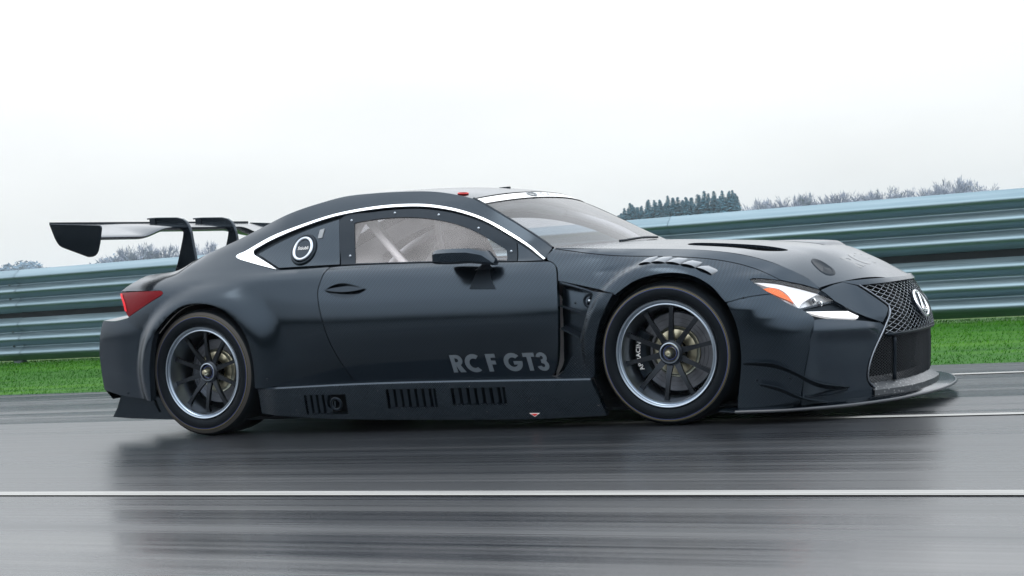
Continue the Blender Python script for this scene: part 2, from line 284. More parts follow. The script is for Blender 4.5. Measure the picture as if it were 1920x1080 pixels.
def inside(P, pts):
    x, y = pts[:, 0], pts[:, 1]; r = np.zeros(len(pts), bool)
    a = P; b = np.roll(P, -1, 0)
    for (x0, y0), (x1, y1) in zip(a, b):
        if y0 == y1: continue
        c = ((y0 > y) != (y1 > y)) & (x < (x1-x0)*(y-y0)/(y1-y0) + x0)
        r ^= c
    return r

def edge_dist(P, pts):
    d = np.full(len(pts), 9e9); a = P; b = np.roll(P, -1, 0)
    for p, q in zip(a, b):
        e = q - p; L = max(e @ e, 1e-12); t = np.clip(((pts - p) @ e) / L, 0, 1)
        d = np.minimum(d, np.hypot(*(pts - (p + t[:, None]*e)).T))
    return d

def surf_normal(surf, a, b, ref):
    h = 2e-3
    n = np.cross(surf(a+h, b) - surf(a-h, b), surf(a, b+h) - surf(a, b-h))
    n /= np.linalg.norm(n, axis=1)[:, None] + 1e-12
    s = np.sign(np.median(n @ np.asarray(ref, float))) or 1
    return n * s

def panel_geo(surf, P, h, ref, holes=(), flange=.014, off=0.0):
    """a curved sheet over outline P (2-D), with turned-in edges; returns verts, faces, loop normals"""
    P = np.asarray(P, float)
    lo, hi = P.min(0), P.max(0)
    g = np.stack(np.meshgrid(np.arange(lo[0], hi[0], h), np.arange(lo[1], hi[1], h)), -1).reshape(-1, 2)
    g[:, 0] += (np.round((g[:, 1]-lo[1])/h) % 2) * h/2
    g = g[inside(P, g)]
    if len(g): g = g[edge_dist(P, g) > .45*h]
    for H in holes:
        g = g[~inside(H, g)]; g = g[edge_dist(H, g) > .45*h]
    pts = [tuple(q) for q in P]; edges = [(i, (i+1) % len(P)) for i in range(len(P))]
    for H in holes:
        n = len(pts); pts += [tuple(q) for q in H]; edges += [(n+i, n+(i+1) % len(H)) for i in range(len(H))]
    pts += [tuple(q) for q in g]
    vo, eo, fo, *_ = delaunay_2d_cdt([Vector(q) for q in pts], edges, [], 0, 1e-6)
    A = np.array([tuple(v) for v in vo]); F = np.array([tuple(f) for f in fo])
    cen = A[F].mean(1); keep = inside(P, cen)
    for H in holes: keep &= ~inside(np.asarray(H), cen)
    F = F[keep]
    a, b = A[:, 0], A[:, 1]
    N = surf_normal(surf, a, b, ref)
    V = surf(a, b) + N*off
    fn = np.cross(V[F[:, 1]]-V[F[:, 0]], V[F[:, 2]]-V[F[:, 0]])
    flip = np.einsum('ij,ij->i', fn, N[F[:, 0]]) < 0
    F[flip] = F[flip][:, ::-1]
    faces = [tuple(f) for f in F]; ln = [tuple(N[i]) for f in faces for i in f]
    verts = [tuple(v) for v in V]
    if flange:
        cnt = {}
        for f in faces:
            for i in range(3):
                cnt[(f[i], f[(i+1) % 3])] = 1
        bd = [e for e in cnt if (e[1], e[0]) not in cnt]
        new = {}
        def dup(i, k):
            if (i, k) not in new:
                new[(i, k)] = len(verts); verts.append(tuple(V[i] - N[i]*flange*k))
            return new[(i, k)]
        for i, j in bd:
            q = (dup(j, 0), dup(i, 0), dup(i, 1), dup(j, 1))
            faces.append(q)
            p = [np.array(verts[k]) for k in q]; nn = np.cross(p[1]-p[0], p[2]-p[0]); nn = nn/(np.linalg.norm(nn)+1e-12)
            ln += [tuple(nn)]*4
    return verts, faces, ln

def panel(name, geos, mat, parent, mirror=True, label=None):
    """one object per side from one or more panel_geo results"""
    if isinstance(geos, tuple): geos = [geos]
    V, F, L = [], [], []
    for v, f, l in geos:
        n = len(V); V += v; F += [tuple(i+n for i in q) for q in f]; L += l
    res = []
    for s in ((1, -1) if mirror else (1,)):
        if s == 1: v2, f2, l2 = V, F, L
        else:
            v2 = [(x, -y, z) for x, y, z in V]; f2 = [q[::-1] for q in F]; l2 = []
            k = 0
            for q in F:
                l2 += [(a, -b, c) for a, b, c in L[k:k+len(q)]][::-1]; k += len(q)
        me = bpy.data.meshes.new(name); me.from_pydata(v2, [], f2)
        me.polygons.foreach_set('use_smooth', [True]*len(f2)); me.normals_split_custom_set(l2); me.update()
        res.append(put(name, me, mat, parent[0 if s == 1 else -1] if isinstance(parent, (list, tuple)) else parent, label if s == 1 else None))
    return res if mirror else res[0]

def grid_geo(P, closed_u=False, closed_v=False):
    """verts / quads of a rows x cols x 3 array"""
    r, c = P.shape[:2]; F = []
    for i in range(r if closed_u else r-1):
        for j in range(c if closed_v else c-1):
            F.append((i*c+j, i*c+(j+1) % c, ((i+1) % r)*c+(j+1) % c, ((i+1) % r)*c+j))
    return [tuple(q) for q in P.reshape(-1, 3)], F

def tube_geo(path, r, n=8, closed=False, caps=True):
    path = np.asarray(path, float); m = len(path); rr = np.broadcast_to(np.asarray(r, float), (m,))
    T = np.gradient(path, axis=0) if not closed else np.roll(path, -1, 0) - np.roll(path, 1, 0)
    T /= np.linalg.norm(T, axis=1)[:, None] + 1e-12
    up = np.array([0, 0, 1.]) if abs(T[0][2]) < .9 else np.array([0, 1., 0]); rows = []
    s = np.cross(T[0], up); s /= np.linalg.norm(s)
    for k in range(m):
        s = s - T[k]*(s @ T[k]); s /= np.linalg.norm(s) + 1e-12; t = np.cross(T[k], s)
        rows.append([path[k] + rr[k]*(np.cos(a)*s + np.sin(a)*t) for a in np.linspace(0, 2*np.pi, n, endpoint=False)])
    v, f = grid_geo(np.array(rows), closed, True)
    if caps and not closed: f += [tuple(range(n))[::-1], tuple(range((m-1)*n, m*n))]
    return v, f

def lathe_geo(prof, n=72):
    """(radius, y) profile round the y axis"""
    P = np.array([[(r*math.cos(a), y, r*math.sin(a)) for r, y in prof] for a in np.linspace(0, 2*np.pi, n, endpoint=False)])
    return grid_geo(P, True, False)

def prism_geo(P, axis_pt, thick, both=True):
    """P: list of 3-D points (planar outline), extruded by vector thick"""
    P = [np.asarray(q, float) for q in P]; t = np.asarray(thick, float); n = len(P)
    v = [tuple(q) for q in P] + [tuple(q+t) for q in P]
    return v, [tuple(range(n)), tuple(range(2*n-1, n-1, -1))] + [(i, i+n, (i+1) % n + n, (i+1) % n) for i in range(n)]

def text_mesh(body, size, bold=0.0, extrude=0.0, spacing=1.0, align='LEFT', shear=0.0):
    cu = bpy.data.curves.new('txt', 'FONT'); cu.body = body; cu.size = size; cu.offset = bold; cu.extrude = extrude
    cu.space_character = spacing; cu.align_x = align; cu.resolution_u = 4; cu.shear = shear
    o = bpy.data.objects.new('txt', cu); C.objects.link(o)
    dg = bpy.context.evaluated_depsgraph_get()
    me = bpy.data.meshes.new_from_object(o.evaluated_get(dg))
    bpy.data.objects.remove(o); bpy.data.curves.remove(cu)
    return me

# ---------------------------------------------------------------- materials
def M(name, col=(.5,.5,.5), rough=.5, metal=0.0, spec=.5, coat=0.0, coat_rough=.1, sheen=0):
    m = bpy.data.materials.new(name); m.use_nodes = True
    b = m.node_tree.nodes['Principled BSDF']
    b.inputs['Base Color'].default_value = (*col, 1); b.inputs['Roughness'].default_value = rough; b.inputs['Metallic'].default_value = metal
    b.inputs['Specular IOR Level'].default_value = spec
    if max(col) < .02: b.inputs['Specular Tint'].default_value = (.62, .80, 1.0, 1)
    b.inputs['Coat Weight'].default_value = coat; b.inputs['Coat Roughness'].default_value = coat_rough
    return m
class NT:
    """small node-building helper"""
    def __init__(s, m): s.m = m; s.t = m.node_tree; s.b = s.t.nodes['Principled BSDF']; s.out = s.t.nodes['Material Output']
    def n(s, typ, **kw):
        q = s.t.nodes.new(typ)
        for k, v in kw.items(): setattr(q, k, v)
        return q
    def link(s, a, b): s.t.links.new(a, b)
    def coord(s, scale=(1,1,1), rot=(0,0,0), kind='Object'):
        tc = s.n('ShaderNodeTexCoord'); mp = s.n('ShaderNodeMapping'); s.link(tc.outputs[kind], mp.inputs[0])
        mp.inputs['Scale'].default_value = scale; mp.inputs['Rotation'].default_value = rot; return mp.outputs[0]
    def noise(s, vec, scale, detail=4, rough=.5):
        q = s.n('ShaderNodeTexNoise'); q.inputs['Scale'].default_value = scale; q.inputs['Detail'].default_value = detail; q.inputs['Roughness'].default_value = rough
        s.link(vec, q.inputs['Vector']); return q.outputs['Fac']
    def ramp(s, fac, stops):
        q = s.n('ShaderNodeValToRGB'); s.link(fac, q.inputs[0]); e = q.color_ramp.elements
        while len(e) < len(stops): e.new(.5)
        for i, (p, c) in enumerate(stops):
            e[i].position = p; e[i].color = (*c, 1) if len(c) == 3 else c
        return q.outputs[0]
    def rng(s, fac, a, b, c, d):
        q = s.n('ShaderNodeMapRange'); s.link(fac, q.inputs[0])
        for k, v in zip(('From Min','From Max','To Min','To Max'), (a,b,c,d)): q.inputs[k].default_value = v
        return q.outputs[0]
    def mix(s, fac, a, b, blend='MIX'):
        q = s.n('ShaderNodeMix', data_type='RGBA', blend_type=blend)
        for sock, v in ((q.inputs[0], fac), (q.inputs[6], a), (q.inputs[7], b)):
            if hasattr(v, 'is_output'): s.link(v, sock)
            elif isinstance(v, (int, float)): sock.default_value = v
            else: sock.default_value = (*v, 1)
        return q.outputs[2]
    def math(s, op, a, b=0.0):
        q = s.n('ShaderNodeMath', operation=op)
        for sock, v in ((q.inputs[0], a), (q.inputs[1], b)):
            if hasattr(v, 'is_output'): s.link(v, sock)
            else: sock.default_value = v
        return q.outputs[0]
    def bump(s, h, strength, dist):
        q = s.n('ShaderNodeBump'); q.inputs['Strength'].default_value = strength; q.inputs['Distance'].default_value = dist
        s.link(h, q.inputs['Height']); s.link(q.outputs[0], s.b.inputs['Normal'])

def carbon(name, col, rough, weave=.35, speck=0.0, axes=(1, .8, 1)):
    """matt lacquered carbon: twill lines, faint road film, optional grit"""
    m = M(name, col, rough); t = NT(m)
    tc = t.n('ShaderNodeTexCoord'); sp = t.n('ShaderNodeSeparateXYZ'); t.link(tc.outputs['Object'], sp.inputs[0])
    s1 = t.math('ADD', t.math('MULTIPLY', sp.outputs[0], axes[0]), t.math('MULTIPLY', sp.outputs[1], axes[1]))
    d1 = t.math('ADD', s1, t.math('MULTIPLY', sp.outputs[2], axes[2]))
    w = t.math('SINE', t.math('MULTIPLY', d1, 2*math.pi/.0125))
    d2 = t.math('SUBTRACT', s1, t.math('MULTIPLY', sp.outputs[2], axes[2]))
    w2 = t.math('SINE', t.math('MULTIPLY', d2, 2*math.pi/.023))
    tw = t.math('ADD', w, t.math('MULTIPLY', w2, .35))
    fac = t.rng(tw, -1.35, 1.35, 0, 1)
    film = t.noise(t.coord((1.2, 1.2, 2.5)), 3.0, 5, .6)
    base = t.mix(fac, tuple(c*(1-weave) for c in col), tuple(c*(1+weave) for c in col))
    base = t.mix(t.rng(film, .45, .75, 0, .22), base, (.008, .009, .010))
    if speck:
        v = t.n('ShaderNodeTexVoronoi'); v.inputs['Scale'].default_value = 70; t.link(t.coord(), v.inputs['Vector'])
        sz = t.noise(t.coord(), 23, 2)
        dots = t.math('LESS_THAN', v.outputs['Distance'], t.rng(sz, .5, .85, 0, .22*speck))
        base = t.mix(dots, base, (.28, .27, .25))
    t.link(base, t.b.inputs['Base Color'])
    t.link(t.math('ADD', t.rng(film, .3, .8, rough-.03, rough+.05), t.math('MULTIPLY', fac, .03)), t.b.inputs['Roughness'])
    t.b.inputs['Specular IOR Level'].default_value = .58; t.b.inputs['Specular Tint'].default_value = (.60, .79, 1.0, 1)
    if weave > .2: t.link(t.rng(fac, 0, 1, .34, 1.05), t.b.inputs['Specular IOR Level'])
    if weave > .2: t.bump(tw, .08, .0005)
    return m

MAT = {}
MAT['carbon'] = carbon('matt_carbon', (.0014, .0028, .0046), .16)
MAT['body'] = carbon('matt_body', (.0014, .0028, .0046), .16, weave=.12)
MAT['nose'] = carbon('matt_nose', (.0085, .0125, .0180), .17, weave=.08)
MAT['grit'] = carbon('gritty_carbon', (.0012, .0026, .0042), .26, weave=.12, speck=1.0)
MAT['louvre'] = carbon('sky_lit_louvre', (.22, .23, .245), .2, weave=.04)  # sky reflection on the louvres painted into a paler base colour
MAT['black'] = M('black_plastic', (.004, .006, .009), .45, spec=.3)
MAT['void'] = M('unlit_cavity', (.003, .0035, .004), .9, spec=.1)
MAT['gloss'] = M('gloss_black', (.006, .008, .011), .12)
MAT['rubber'] = M('tyre_rubber', (.004, .005, .0065), .6, spec=.12)
MAT['steel'] = M('brushed_steel', (.45, .50, .56), .30, metal=1)
MAT['rim'] = M('wheel_metal', (.34, .40, .47), .30, metal=1)
MAT['spoke'] = M('dark_wheel_metal', (.030, .035, .042), .40, metal=1)
MAT['bronze'] = M('bronze_alloy', (.40, .38, .28), .30, metal=1)
MAT['disc'] = M('brake_iron', (.14, .15, .17), .38, metal=1)
MAT['chrome'] = M('bright_trim', (.86, .88, .90), .16, metal=1)
MAT['white'] = M('white_vinyl', (.80, .80, .80), .4)
MAT['red'] = M('red_paint', (.55, .02, .02), .4)
MAT['letter'] = M('grey_vinyl', (.115, .14, .165), .45)
MAT['letter_dim'] = M('light_grey_vinyl', (.20, .22, .24), .4)
MAT['letter_hood'] = M('bonnet_vinyl', (.07, .08, .09), .2)
MAT['yellow'] = M('yellow_print', (.13, .11, .03), .6)
MAT['blue'] = M('blue_print', (.03, .05, .16), .6)
MAT['sidewall_sheen'] = M('painted_sheen_rubber', (.030, .028, .026), .6)  # paler ring colour, painted for the beige sheen on the sidewall
MAT['amber'] = M('amber_reflector', (.88, .15, .02), .4, spec=.2)
MAT['cage'] = M('cage_paint', (.80, .80, .81), .4)
MAT['seat'] = M('seat_fabric', (.05, .05, .055), .8)
MAT['cabin'] = M('cabin_grey', (.58, .565, .57), .8, spec=.2)

def glass(name, tint, haze_col, haze, rough=.02, ior=1.5):
    """thin pane: see-through, mirror-like at grazing angles, with a little dust"""
    m = bpy.data.materials.new(name); m.use_nodes = True; t = m.node_tree; t.nodes.clear()
    o = t.nodes.new('ShaderNodeOutputMaterial'); tr = t.nodes.new('ShaderNodeBsdfTransparent'); gl = t.nodes.new('ShaderNodeBsdfGlossy')
    tr.inputs[0].default_value = (*tint, 1); gl.inputs['Roughness'].default_value = rough
    fr = t.nodes.new('ShaderNodeFresnel'); ge = t.nodes.new('ShaderNodeNewGeometry'); mi = t.nodes.new('ShaderNodeMapRange'); mi.inputs['To Min'].default_value = ior; mi.inputs['To Max'].default_value = 1/ior
    t.links.new(ge.outputs['Backfacing'], mi.inputs[0]); t.links.new(mi.outputs[0], fr.inputs['IOR'])
    m1 = t.nodes.new('ShaderNodeMixShader'); t.links.new(fr.outputs[0], m1.inputs[0]); t.links.new(tr.outputs[0], m1.inputs[1]); t.links.new(gl.outputs[0], m1.inputs[2])
    df = t.nodes.new('ShaderNodeBsdfDiffuse'); df.inputs[0].default_value = (*haze_col, 1)
    m2 = t.nodes.new('ShaderNodeMixShader')
    tc = t.nodes.new('ShaderNodeTexCoord'); nz = t.nodes.new('ShaderNodeTexNoise'); nz.inputs['Scale'].default_value = 3.5; nz.inputs['Detail'].default_value = 5
    mr = t.nodes.new('ShaderNodeMapRange'); mr.inputs['To Min'].default_value = haze*.6; mr.inputs['To Max'].default_value = haze*1.4; mr.inputs['From Min'].default_value = .3; mr.inputs['From Max'].default_value = .7
    t.links.new(tc.outputs['Object'], nz.inputs['Vector']); t.links.new(nz.outputs['Fac'], mr.inputs[0]); t.links.new(mr.outputs[0], m2.inputs[0])
    t.links.new(m1.outputs[0], m2.inputs[1]); t.links.new(df.outputs[0], m2.inputs[2]); t.links.new(m2.outputs[0], o.inputs[0])
    return m
MAT['lexan'] = glass('dusty_polycarbonate', (.86, .84, .85), (.93, .89, .90), .13)
MAT['screen'] = glass('windscreen_glass', (.46, .47, .50), (.80, .80, .83), .04, ior=1.38)
MAT['lens'] = glass('clear_lens', (.95, .95, .96), (.8, .8, .8), .005)
MAT['redlens'] = M('red_lens', (.11, .0006, .004), .25, spec=.06)
MAT['redglow'] = M('red_lamp_reflector', (.62, .006, .015), .3, spec=.1)
MAT['lampwhite'] = M('lamp_white', (.85, .86, .88), .25)

# ---------------------------------------------------------------- ground, road, lines, verge
def verge_y(x): return 2.334 - .0817*x                 # road edge runs slightly askew to the lines

def asphalt():
    m = M('wet_asphalt', (.05, .052, .056), .35, spec=.95); t = NT(m)
    lane = t.coord((.035, 2.6, 1)); fine = t.coord((.10, 13, 1)); grit = t.coord((1, 1, 1))
    a = t.noise(lane, 1.6, 6, .62); b = t.noise(fine, 2.0, 4, .6); c = t.noise(grit, 260, 3, .7)
    big = t.noise(t.coord((.05, .35, 1)), 1.0, 3)
    col = t.ramp(a, [(.30, (.002, .0035, .007)), (.48, (.005, .0068, .0105)), (.62, (.012, .0135, .0165)), (.78, (.006, .008, .013))])
    col = t.mix(t.rng(b, .3, .75, 0, 1), col, (.105, .105, .11), 'MIX') if False else t.mix(.55, col, t.ramp(b, [(.28, (.002, .003, .006)), (.52, (.007, .0085, .0115)), (.74, (.032, .033, .037))]))
    col = t.mix(t.rng(c, .45, .8, 0, .4), col, (.018, .018, .019))
    col = t.mix(t.rng(t.noise(t.coord((.012, 1.1, 1)), 1.7, 4, .7), .40, .62, 0, .6), col, (.006, .009, .014))
    t.link(col, t.b.inputs['Base Color'])
    r = t.math('ADD', t.rng(a, .3, .75, .15, .30), t.math('MULTIPLY', t.rng(b, .3, .7, 0, 1), .09))
    wet = t.noise(t.coord((.012, 1.1, 1)), 1.7, 4, .7)
    r = t.math('ADD', r, t.rng(big, .35, .7, -.05, .08))
    r = t.math('ADD', r, t.rng(wet, .35, .65, -.05, .08))
    t.link(r, t.b.inputs['Roughness'])
    t.bump(t.math('ADD', t.math('MULTIPLY', b, .6), t.math('MULTIPLY', c, .4)), .07, .004)
    return m
MAT['asphalt'] = asphalt()
m = M('worn_road_paint', (.62, .62, .60), .5); t = NT(m)
wear = t.noise(t.coord((.25, 14, 1)), 2.2, 5, .65)
t.link(t.mix(t.rng(wear, .50, .68, 0, .75), (.30, .30, .29), (.07, .07, .07)), t.b.inputs['Base Color']); MAT['line'] = m
m = M('mown_grass', (.05, .12, .02), .8, spec=.2); t = NT(m)
g1 = t.noise(t.coord((.12, 2.2, 1)), 1.8, 5, .6); g2 = t.noise(t.coord((.5, 9, 1)), 3, 3)
t.link(t.mix(.4, t.ramp(g1, [(.3, (.011, .066, .004)), (.5, (.025, .115, .005)), (.66, (.058, .175, .007)), (.8, (.044, .110, .007))]),
             t.ramp(g2, [(.3, (.009, .045, .006)), (.7, (.030, .11, .010))])), t.b.inputs['Base Color']); MAT['turf'] = m
m = M('grass_blade', (.06, .16, .02), .7, spec=.1); t = NT(m)
g1 = t.noise(t.coord((.12, 2.2, 1)), 1.8, 5, .6)
t.link(t.ramp(g1, [(.3, (.012, .075, .004)), (.5, (.028, .135, .006)), (.66, (.066, .205, .008)), (.8, (.050, .130, .008))]), t.b.inputs['Base Color']); MAT['blade'] = m
m = M('far_field', (.06, .11, .03), .9, spec=.1); t = NT(m)
t.link(t.ramp(t.noise(t.coord(), .02, 4), [(.3, (.04, .09, .02)), (.7, (.09, .12, .04))]), t.b.inputs['Base Color']); MAT['field'] = m

G = 860.0
put('ground', mesh('ground', [(-G, -G, -.22), (G, -G, -.22), (G, G, -.22), (-G, G, -.22)], [(0, 1, 2, 3)]), MAT['field'], kind='structure')
# unseen wooded rise added behind the viewer to darken reflections low on the flank
hx_ = np.linspace(-220, 220, 89); rr_ = np.random.default_rng(3); top_ = 9.5 + 1.5*np.sin(hx_*.05) + rr_.normal(0, .8, 89)
P = np.stack([np.stack([hx_, np.full(89, y_), np.minimum(top_*k_, 29) - .25], -1) for y_, k_ in ((-46, 0), (-50, .45), (-54, .8), (-62, 1.0), (-95, 1.0))], 0)
m = M('unseen_wooded_slope', (.010, .014, .012), .95, spec=.0); MAT['slope'] = m
put('unseen_hill', mesh('unseen_hill', *grid_geo(P), True), MAT['slope'], kind='structure')
xs = np.linspace(-160, 160, 65)
v = [(x, -45, 0) for x in xs] + [(x, float(np.clip(verge_y(x), -8, 15)), 0) for x in xs]
put('road', mesh('road', v, [(i, i+1, i+66, i+65) for i in range(64)]), MAT['asphalt'], kind='structure')
def stripe(name, y, w, x0=-150, x1=150, label=None):
    n = 60; q = np.linspace(x0, x1, n)
    v = [(x, y - w/2, .004) for x in q] + [(x, y + w/2, .004) for x in q]
    return put(name, mesh(name, v, [(i, i+1, i+n+1, i+n) for i in range(n-1)]), MAT['line'], kind='structure')
stripe('road_line', -2.93, .095); stripe('road_line', -.80, .075, 2.1, 150); stripe('road_line', 1.30, .085, 2.6, 150)

# grass bank from the road edge up to the barrier and on behind it
BAR_Y = 5.4
def bar_z(x): return .160 - .0076*(x + 2.4)            # height of the lowest rail edge
def bank_z(x, y):
    ey = np.clip(verge_y(x), -8, 15); s = np.clip((y - ey) / np.maximum(BAR_Y - ey, .8), 0, 1)
    zb = np.clip(bar_z(x) - .035, -.05, .4)
    z = -.012 + (zb + .012) * (s*s*(3-2*s))
    return np.where(y > BAR_Y + .5, zb - (y - BAR_Y - .5)*.06, z)
xg = np.linspace(-60, 60, 121); sg = np.concatenate([np.linspace(0, 1, 15), [1.12, 1.3, 1.8, 2.6]])
P = np.zeros((len(xg), len(sg), 3))
for i, x in enumerate(xg):
    ey = float(np.clip(verge_y(x), -8, 15)) - .05
    for j, s in enumerate(sg):
        y = ey + (BAR_Y + .6 - ey)*s if s <= 1 else BAR_Y + .6 + (s-1)*6
        P[i, j] = (x, y, float(bank_z(x, y)))
v, f = grid_geo(P)
put('grass_verge', mesh('grass_verge', v, f, True), MAT['turf'], kind='structure')
# blades
n = 95000
bx = RNG.uniform(-16, 9, n); bs = RNG.uniform(0, 1, n)**.9
by = verge_y(bx) + .01 + (BAR_Y + .35 - verge_y(bx))*bs; bz = bank_z(bx, by)
bh = RNG.uniform(.008, .022, n); ba = RNG.uniform(0, 6.28, n); lw = RNG.uniform(.003, .006, n)
lx, ly = RNG.normal(.010, .010, n), RNG.normal(0, .008, n)
V = np.zeros((n, 3, 3))
V[:, 0] = np.stack([bx - lw*np.cos(ba), by - lw*np.sin(ba), bz - .005], -1); V[:, 1] = np.stack([bx + lw*np.cos(ba), by + lw*np.sin(ba), bz - .005], -1)
V[:, 2] = np.stack([bx + lx, by + ly, bz + bh], -1)
me = bpy.data.meshes.new('grass'); me.vertices.add(n*3); me.vertices.foreach_set('co', V.ravel()); me.loops.add(n*3); me.loops.foreach_set('vertex_index', np.arange(n*3))
me.polygons.add(n); me.polygons.foreach_set('loop_start', np.arange(n)*3); me.update(calc_edges=True); me.validate()
put('grass', me, MAT['blade'], label='short green grass on the strip below the guardrail', cat='grass', kind='stuff')

# ---------------------------------------------------------------- guardrail: two tiers of three-wave beams on posts
m = M('weathered_galvanised_steel', (.30, .42, .47), .45, metal=.8); t = NT(m)
a = t.noise(t.coord((.06, 3, 5)), 2, 5, .6); b = t.noise(t.coord((.5, 6, 14)), 5, 4)
t.link(t.mix(.35, t.ramp(a, [(.3, (.115, .175, .21)), (.5, (.19, .27, .315)), (.7, (.28, .365, .41))]), t.ramp(b, [(.3, (.125, .19, .225)), (.7, (.27, .35, .395))])), t.b.inputs['Base Color'])
t.link(t.rng(b, .3, .7, .42, .56), t.b.inputs['Roughness']); MAT['galv'] = m
rail = put('guardrail', None, label='long galvanised steel guardrail of two stacked wavy beams beyond the grass', cat='guardrail')
rail.location = (0, BAR_Y, 0)
prof = []
for k in range(61):
    u = k/60; s = u*3
    d = .5 - .5*math.cos(2*math.pi*s)
    d = d**.75
    prof.append((-.083*d + (.006 if k in (0, 60) else 0), u*.487))
prof = [(.012, -.004)] + prof + [(.012, .491)]
BL = 4.0
def beam_mesh():
    front = np.array([[(x, y, z) for y, z in prof] for x in (0, BL + .30)])
    v1, f1 = grid_geo(front); back = front.copy(); back[:, :, 1] += .006
    v2, f2 = grid_geo(back)
    me = mesh('beam', *merge((v1, f1), (v2, [q[::-1] for q in f2])), True); return me
bme = beam_mesh(); me_b = bme
for k in range(-7, 5):
    for tier in (0, 1):
        o = put('rail_beam', me_b, MAT['galv'], rail)
        x0 = k*BL; o.location = (x0, -.006 if k % 2 else 0.0, bar_z(x0) + tier*.545); o.rotation_euler = (0, math.atan(.0076), 0)
ch = mesh('gap_strip', *boxg(0, BL - .004, .004, .014, .455, .575)); MAT['gap_shadow'] = M('shadow_gap_dark', (.012, .016, .02), .7, spec=.2)  # dark strip added in the gap; its colour stands for the shadow there
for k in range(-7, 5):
    o = put('shadow_gap_strip', ch, MAT['gap_shadow'], rail); o.location = (k*BL, 0, bar_z(k*BL)); o.rotation_euler = (0, math.atan(.0076), 0)
# bolts at the laps and posts behind
bolt = mesh('bolt', *lathe_geo([(0, -.014), (.012, -.013), (.017, -.006), (.018, 0)], 10), True)
MAT['post'] = M('post_steel', (.14, .18, .20), .5, metal=.7)
pv, pf = merge(boxg(-.05, .05, .016, .022, -.6, 1.05), boxg(-.05, .05, .116, .122, -.6, 1.05), boxg(-.004, .004, .022, .116, -.6, 1.05))
pme = mesh('post', pv, pf)
for k in range(-14, 11):
    x0 = k*2.0 + .15
    o = put('post', pme, MAT['post'], rail); o.location = (x0, 0, bar_z(x0) - .08)
for k in range(-7, 6):
    for tier in (0, 1):
        for zz in (.085, .247, .41):
            o = put('bolt', bolt, MAT['post'], rail); o.location = (k*BL + .15, -.006 if zz == .247 or True else 0, bar_z(k*BL) + tier*.545 + .002 + round(zz/.165)*.162)

# ---------------------------------------------------------------- distant trees
MAT['conifer'] = M('haze_blue_needles', (.070, .185, .245), .8, spec=.05)  # distance haze painted in: needles paled and blued in the base colour
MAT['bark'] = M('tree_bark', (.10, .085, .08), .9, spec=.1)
MAT['twig'] = M('haze_blue_twigs', (.26, .30, .37), .9, spec=.1)  # twigs also lightened towards blue to carry haze in their colour
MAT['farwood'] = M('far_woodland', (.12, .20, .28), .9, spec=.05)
def conifer_meshes(seed, H=14.0):
    r = np.random.default_rng(seed); V, F = [], []
    R0 = H*r.uniform(.17, .23)
    for k in range(1300):
        u = r.beta(1.25, 1.0); z = H*(.10 + .90*u); a = r.uniform(0, 6.283)
        rad = R0*(1-u)**1.05*(.75+.35*math.sin(a*3+k*.01+z*1.3))*r.uniform(.35, 1.0) + .05
        q = np.array([math.cos(a), math.sin(a), 0]); t_ = np.array([-math.sin(a), math.cos(a), 0]); L = R0*.40*(1-u*.8)*r.uniform(.6, 1.2)
        c0 = q*rad + np.array([0, 0, z]); n = len(V)
        V += [tuple(c0 - q*L*.6 + [0, 0, L*.35]), tuple(c0 + q*L*.5 + t_*L*.33 - [0, 0, L*.28]), tuple(c0 + q*L*.5 - t_*L*.33 - [0, 0, L*.28])]
        F.append((n, n+1, n+2))
    tr = tube_geo([(0, 0, -.5), (0, 0, H*.5), (0, 0, H*.97)], [.20, .12, .02], 6)
    return mesh('conifer_trunk', *tr, True), mesh('conifer_crown', V, F)
def bare_meshes(seed, H=9.5):
    r = np.random.default_rng(seed); parts = []; tw_v, tw_f = [], []
    def grow(p, d, L, rad, lvl):
        q = p + d*L
        if lvl <= 2: parts.append(tube_geo([p, p + d*L*.5 + r.normal(0, L*.03, 3), q], [rad, rad*.8, rad*.55], 5, caps=False))
        else:
            s = np.cross(d, [.3, .5, .8]); s /= np.linalg.norm(s) + 1e-9; n = len(tw_v); w = .034
            tw_v.extend([tuple(p - s*w), tuple(p + s*w), tuple(q)]); tw_f.append((n, n+1, n+2))
        if lvl < 5:
            for _ in range((5, 5, 5, 4, 4)[lvl]):
                e = d + r.normal(0, .42, 3); e[2] += .18; e /= np.linalg.norm(e)
                grow(p + d*L*r.uniform(.45, 1.0), e, L*r.uniform(.5, .75), rad*.5, lvl+1)
    grow(np.array([0, 0, -.3]), np.array([0, 0, 1.0]), H*.38, .16, 0)
    k_ = H/max(q[2] for q in tw_v)
    sc_ = lambda vs: [(a*k_, b*k_, c_*k_) for a, b, c_ in vs]
    tv, tf = merge(*parts)
    return mesh('bare_trunk', sc_(tv), tf, True), mesh('bare_crown', sc_(tw_v), tw_f)
con = [conifer_meshes(s) for s in range(4)]; bare = [bare_meshes(20+s) for s in range(4)]
def plant(kind, x, y, z, s, label, group, w=1.0):
    tr, cr = (con if kind == 'pine' else bare)[random.randrange(4)]
    e = put('conifer_tree' if kind == 'pine' else 'bare_tree', None, label=label, cat='tree', group=group)
    e.location = (x, y, z); e.scale = (s*w, s*w, s); e.rotation_euler = (0, 0, random.uniform(0, 6.28))
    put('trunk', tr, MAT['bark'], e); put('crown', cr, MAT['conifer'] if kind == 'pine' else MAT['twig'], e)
def lerp(a, b, t): return a + (b-a)*t
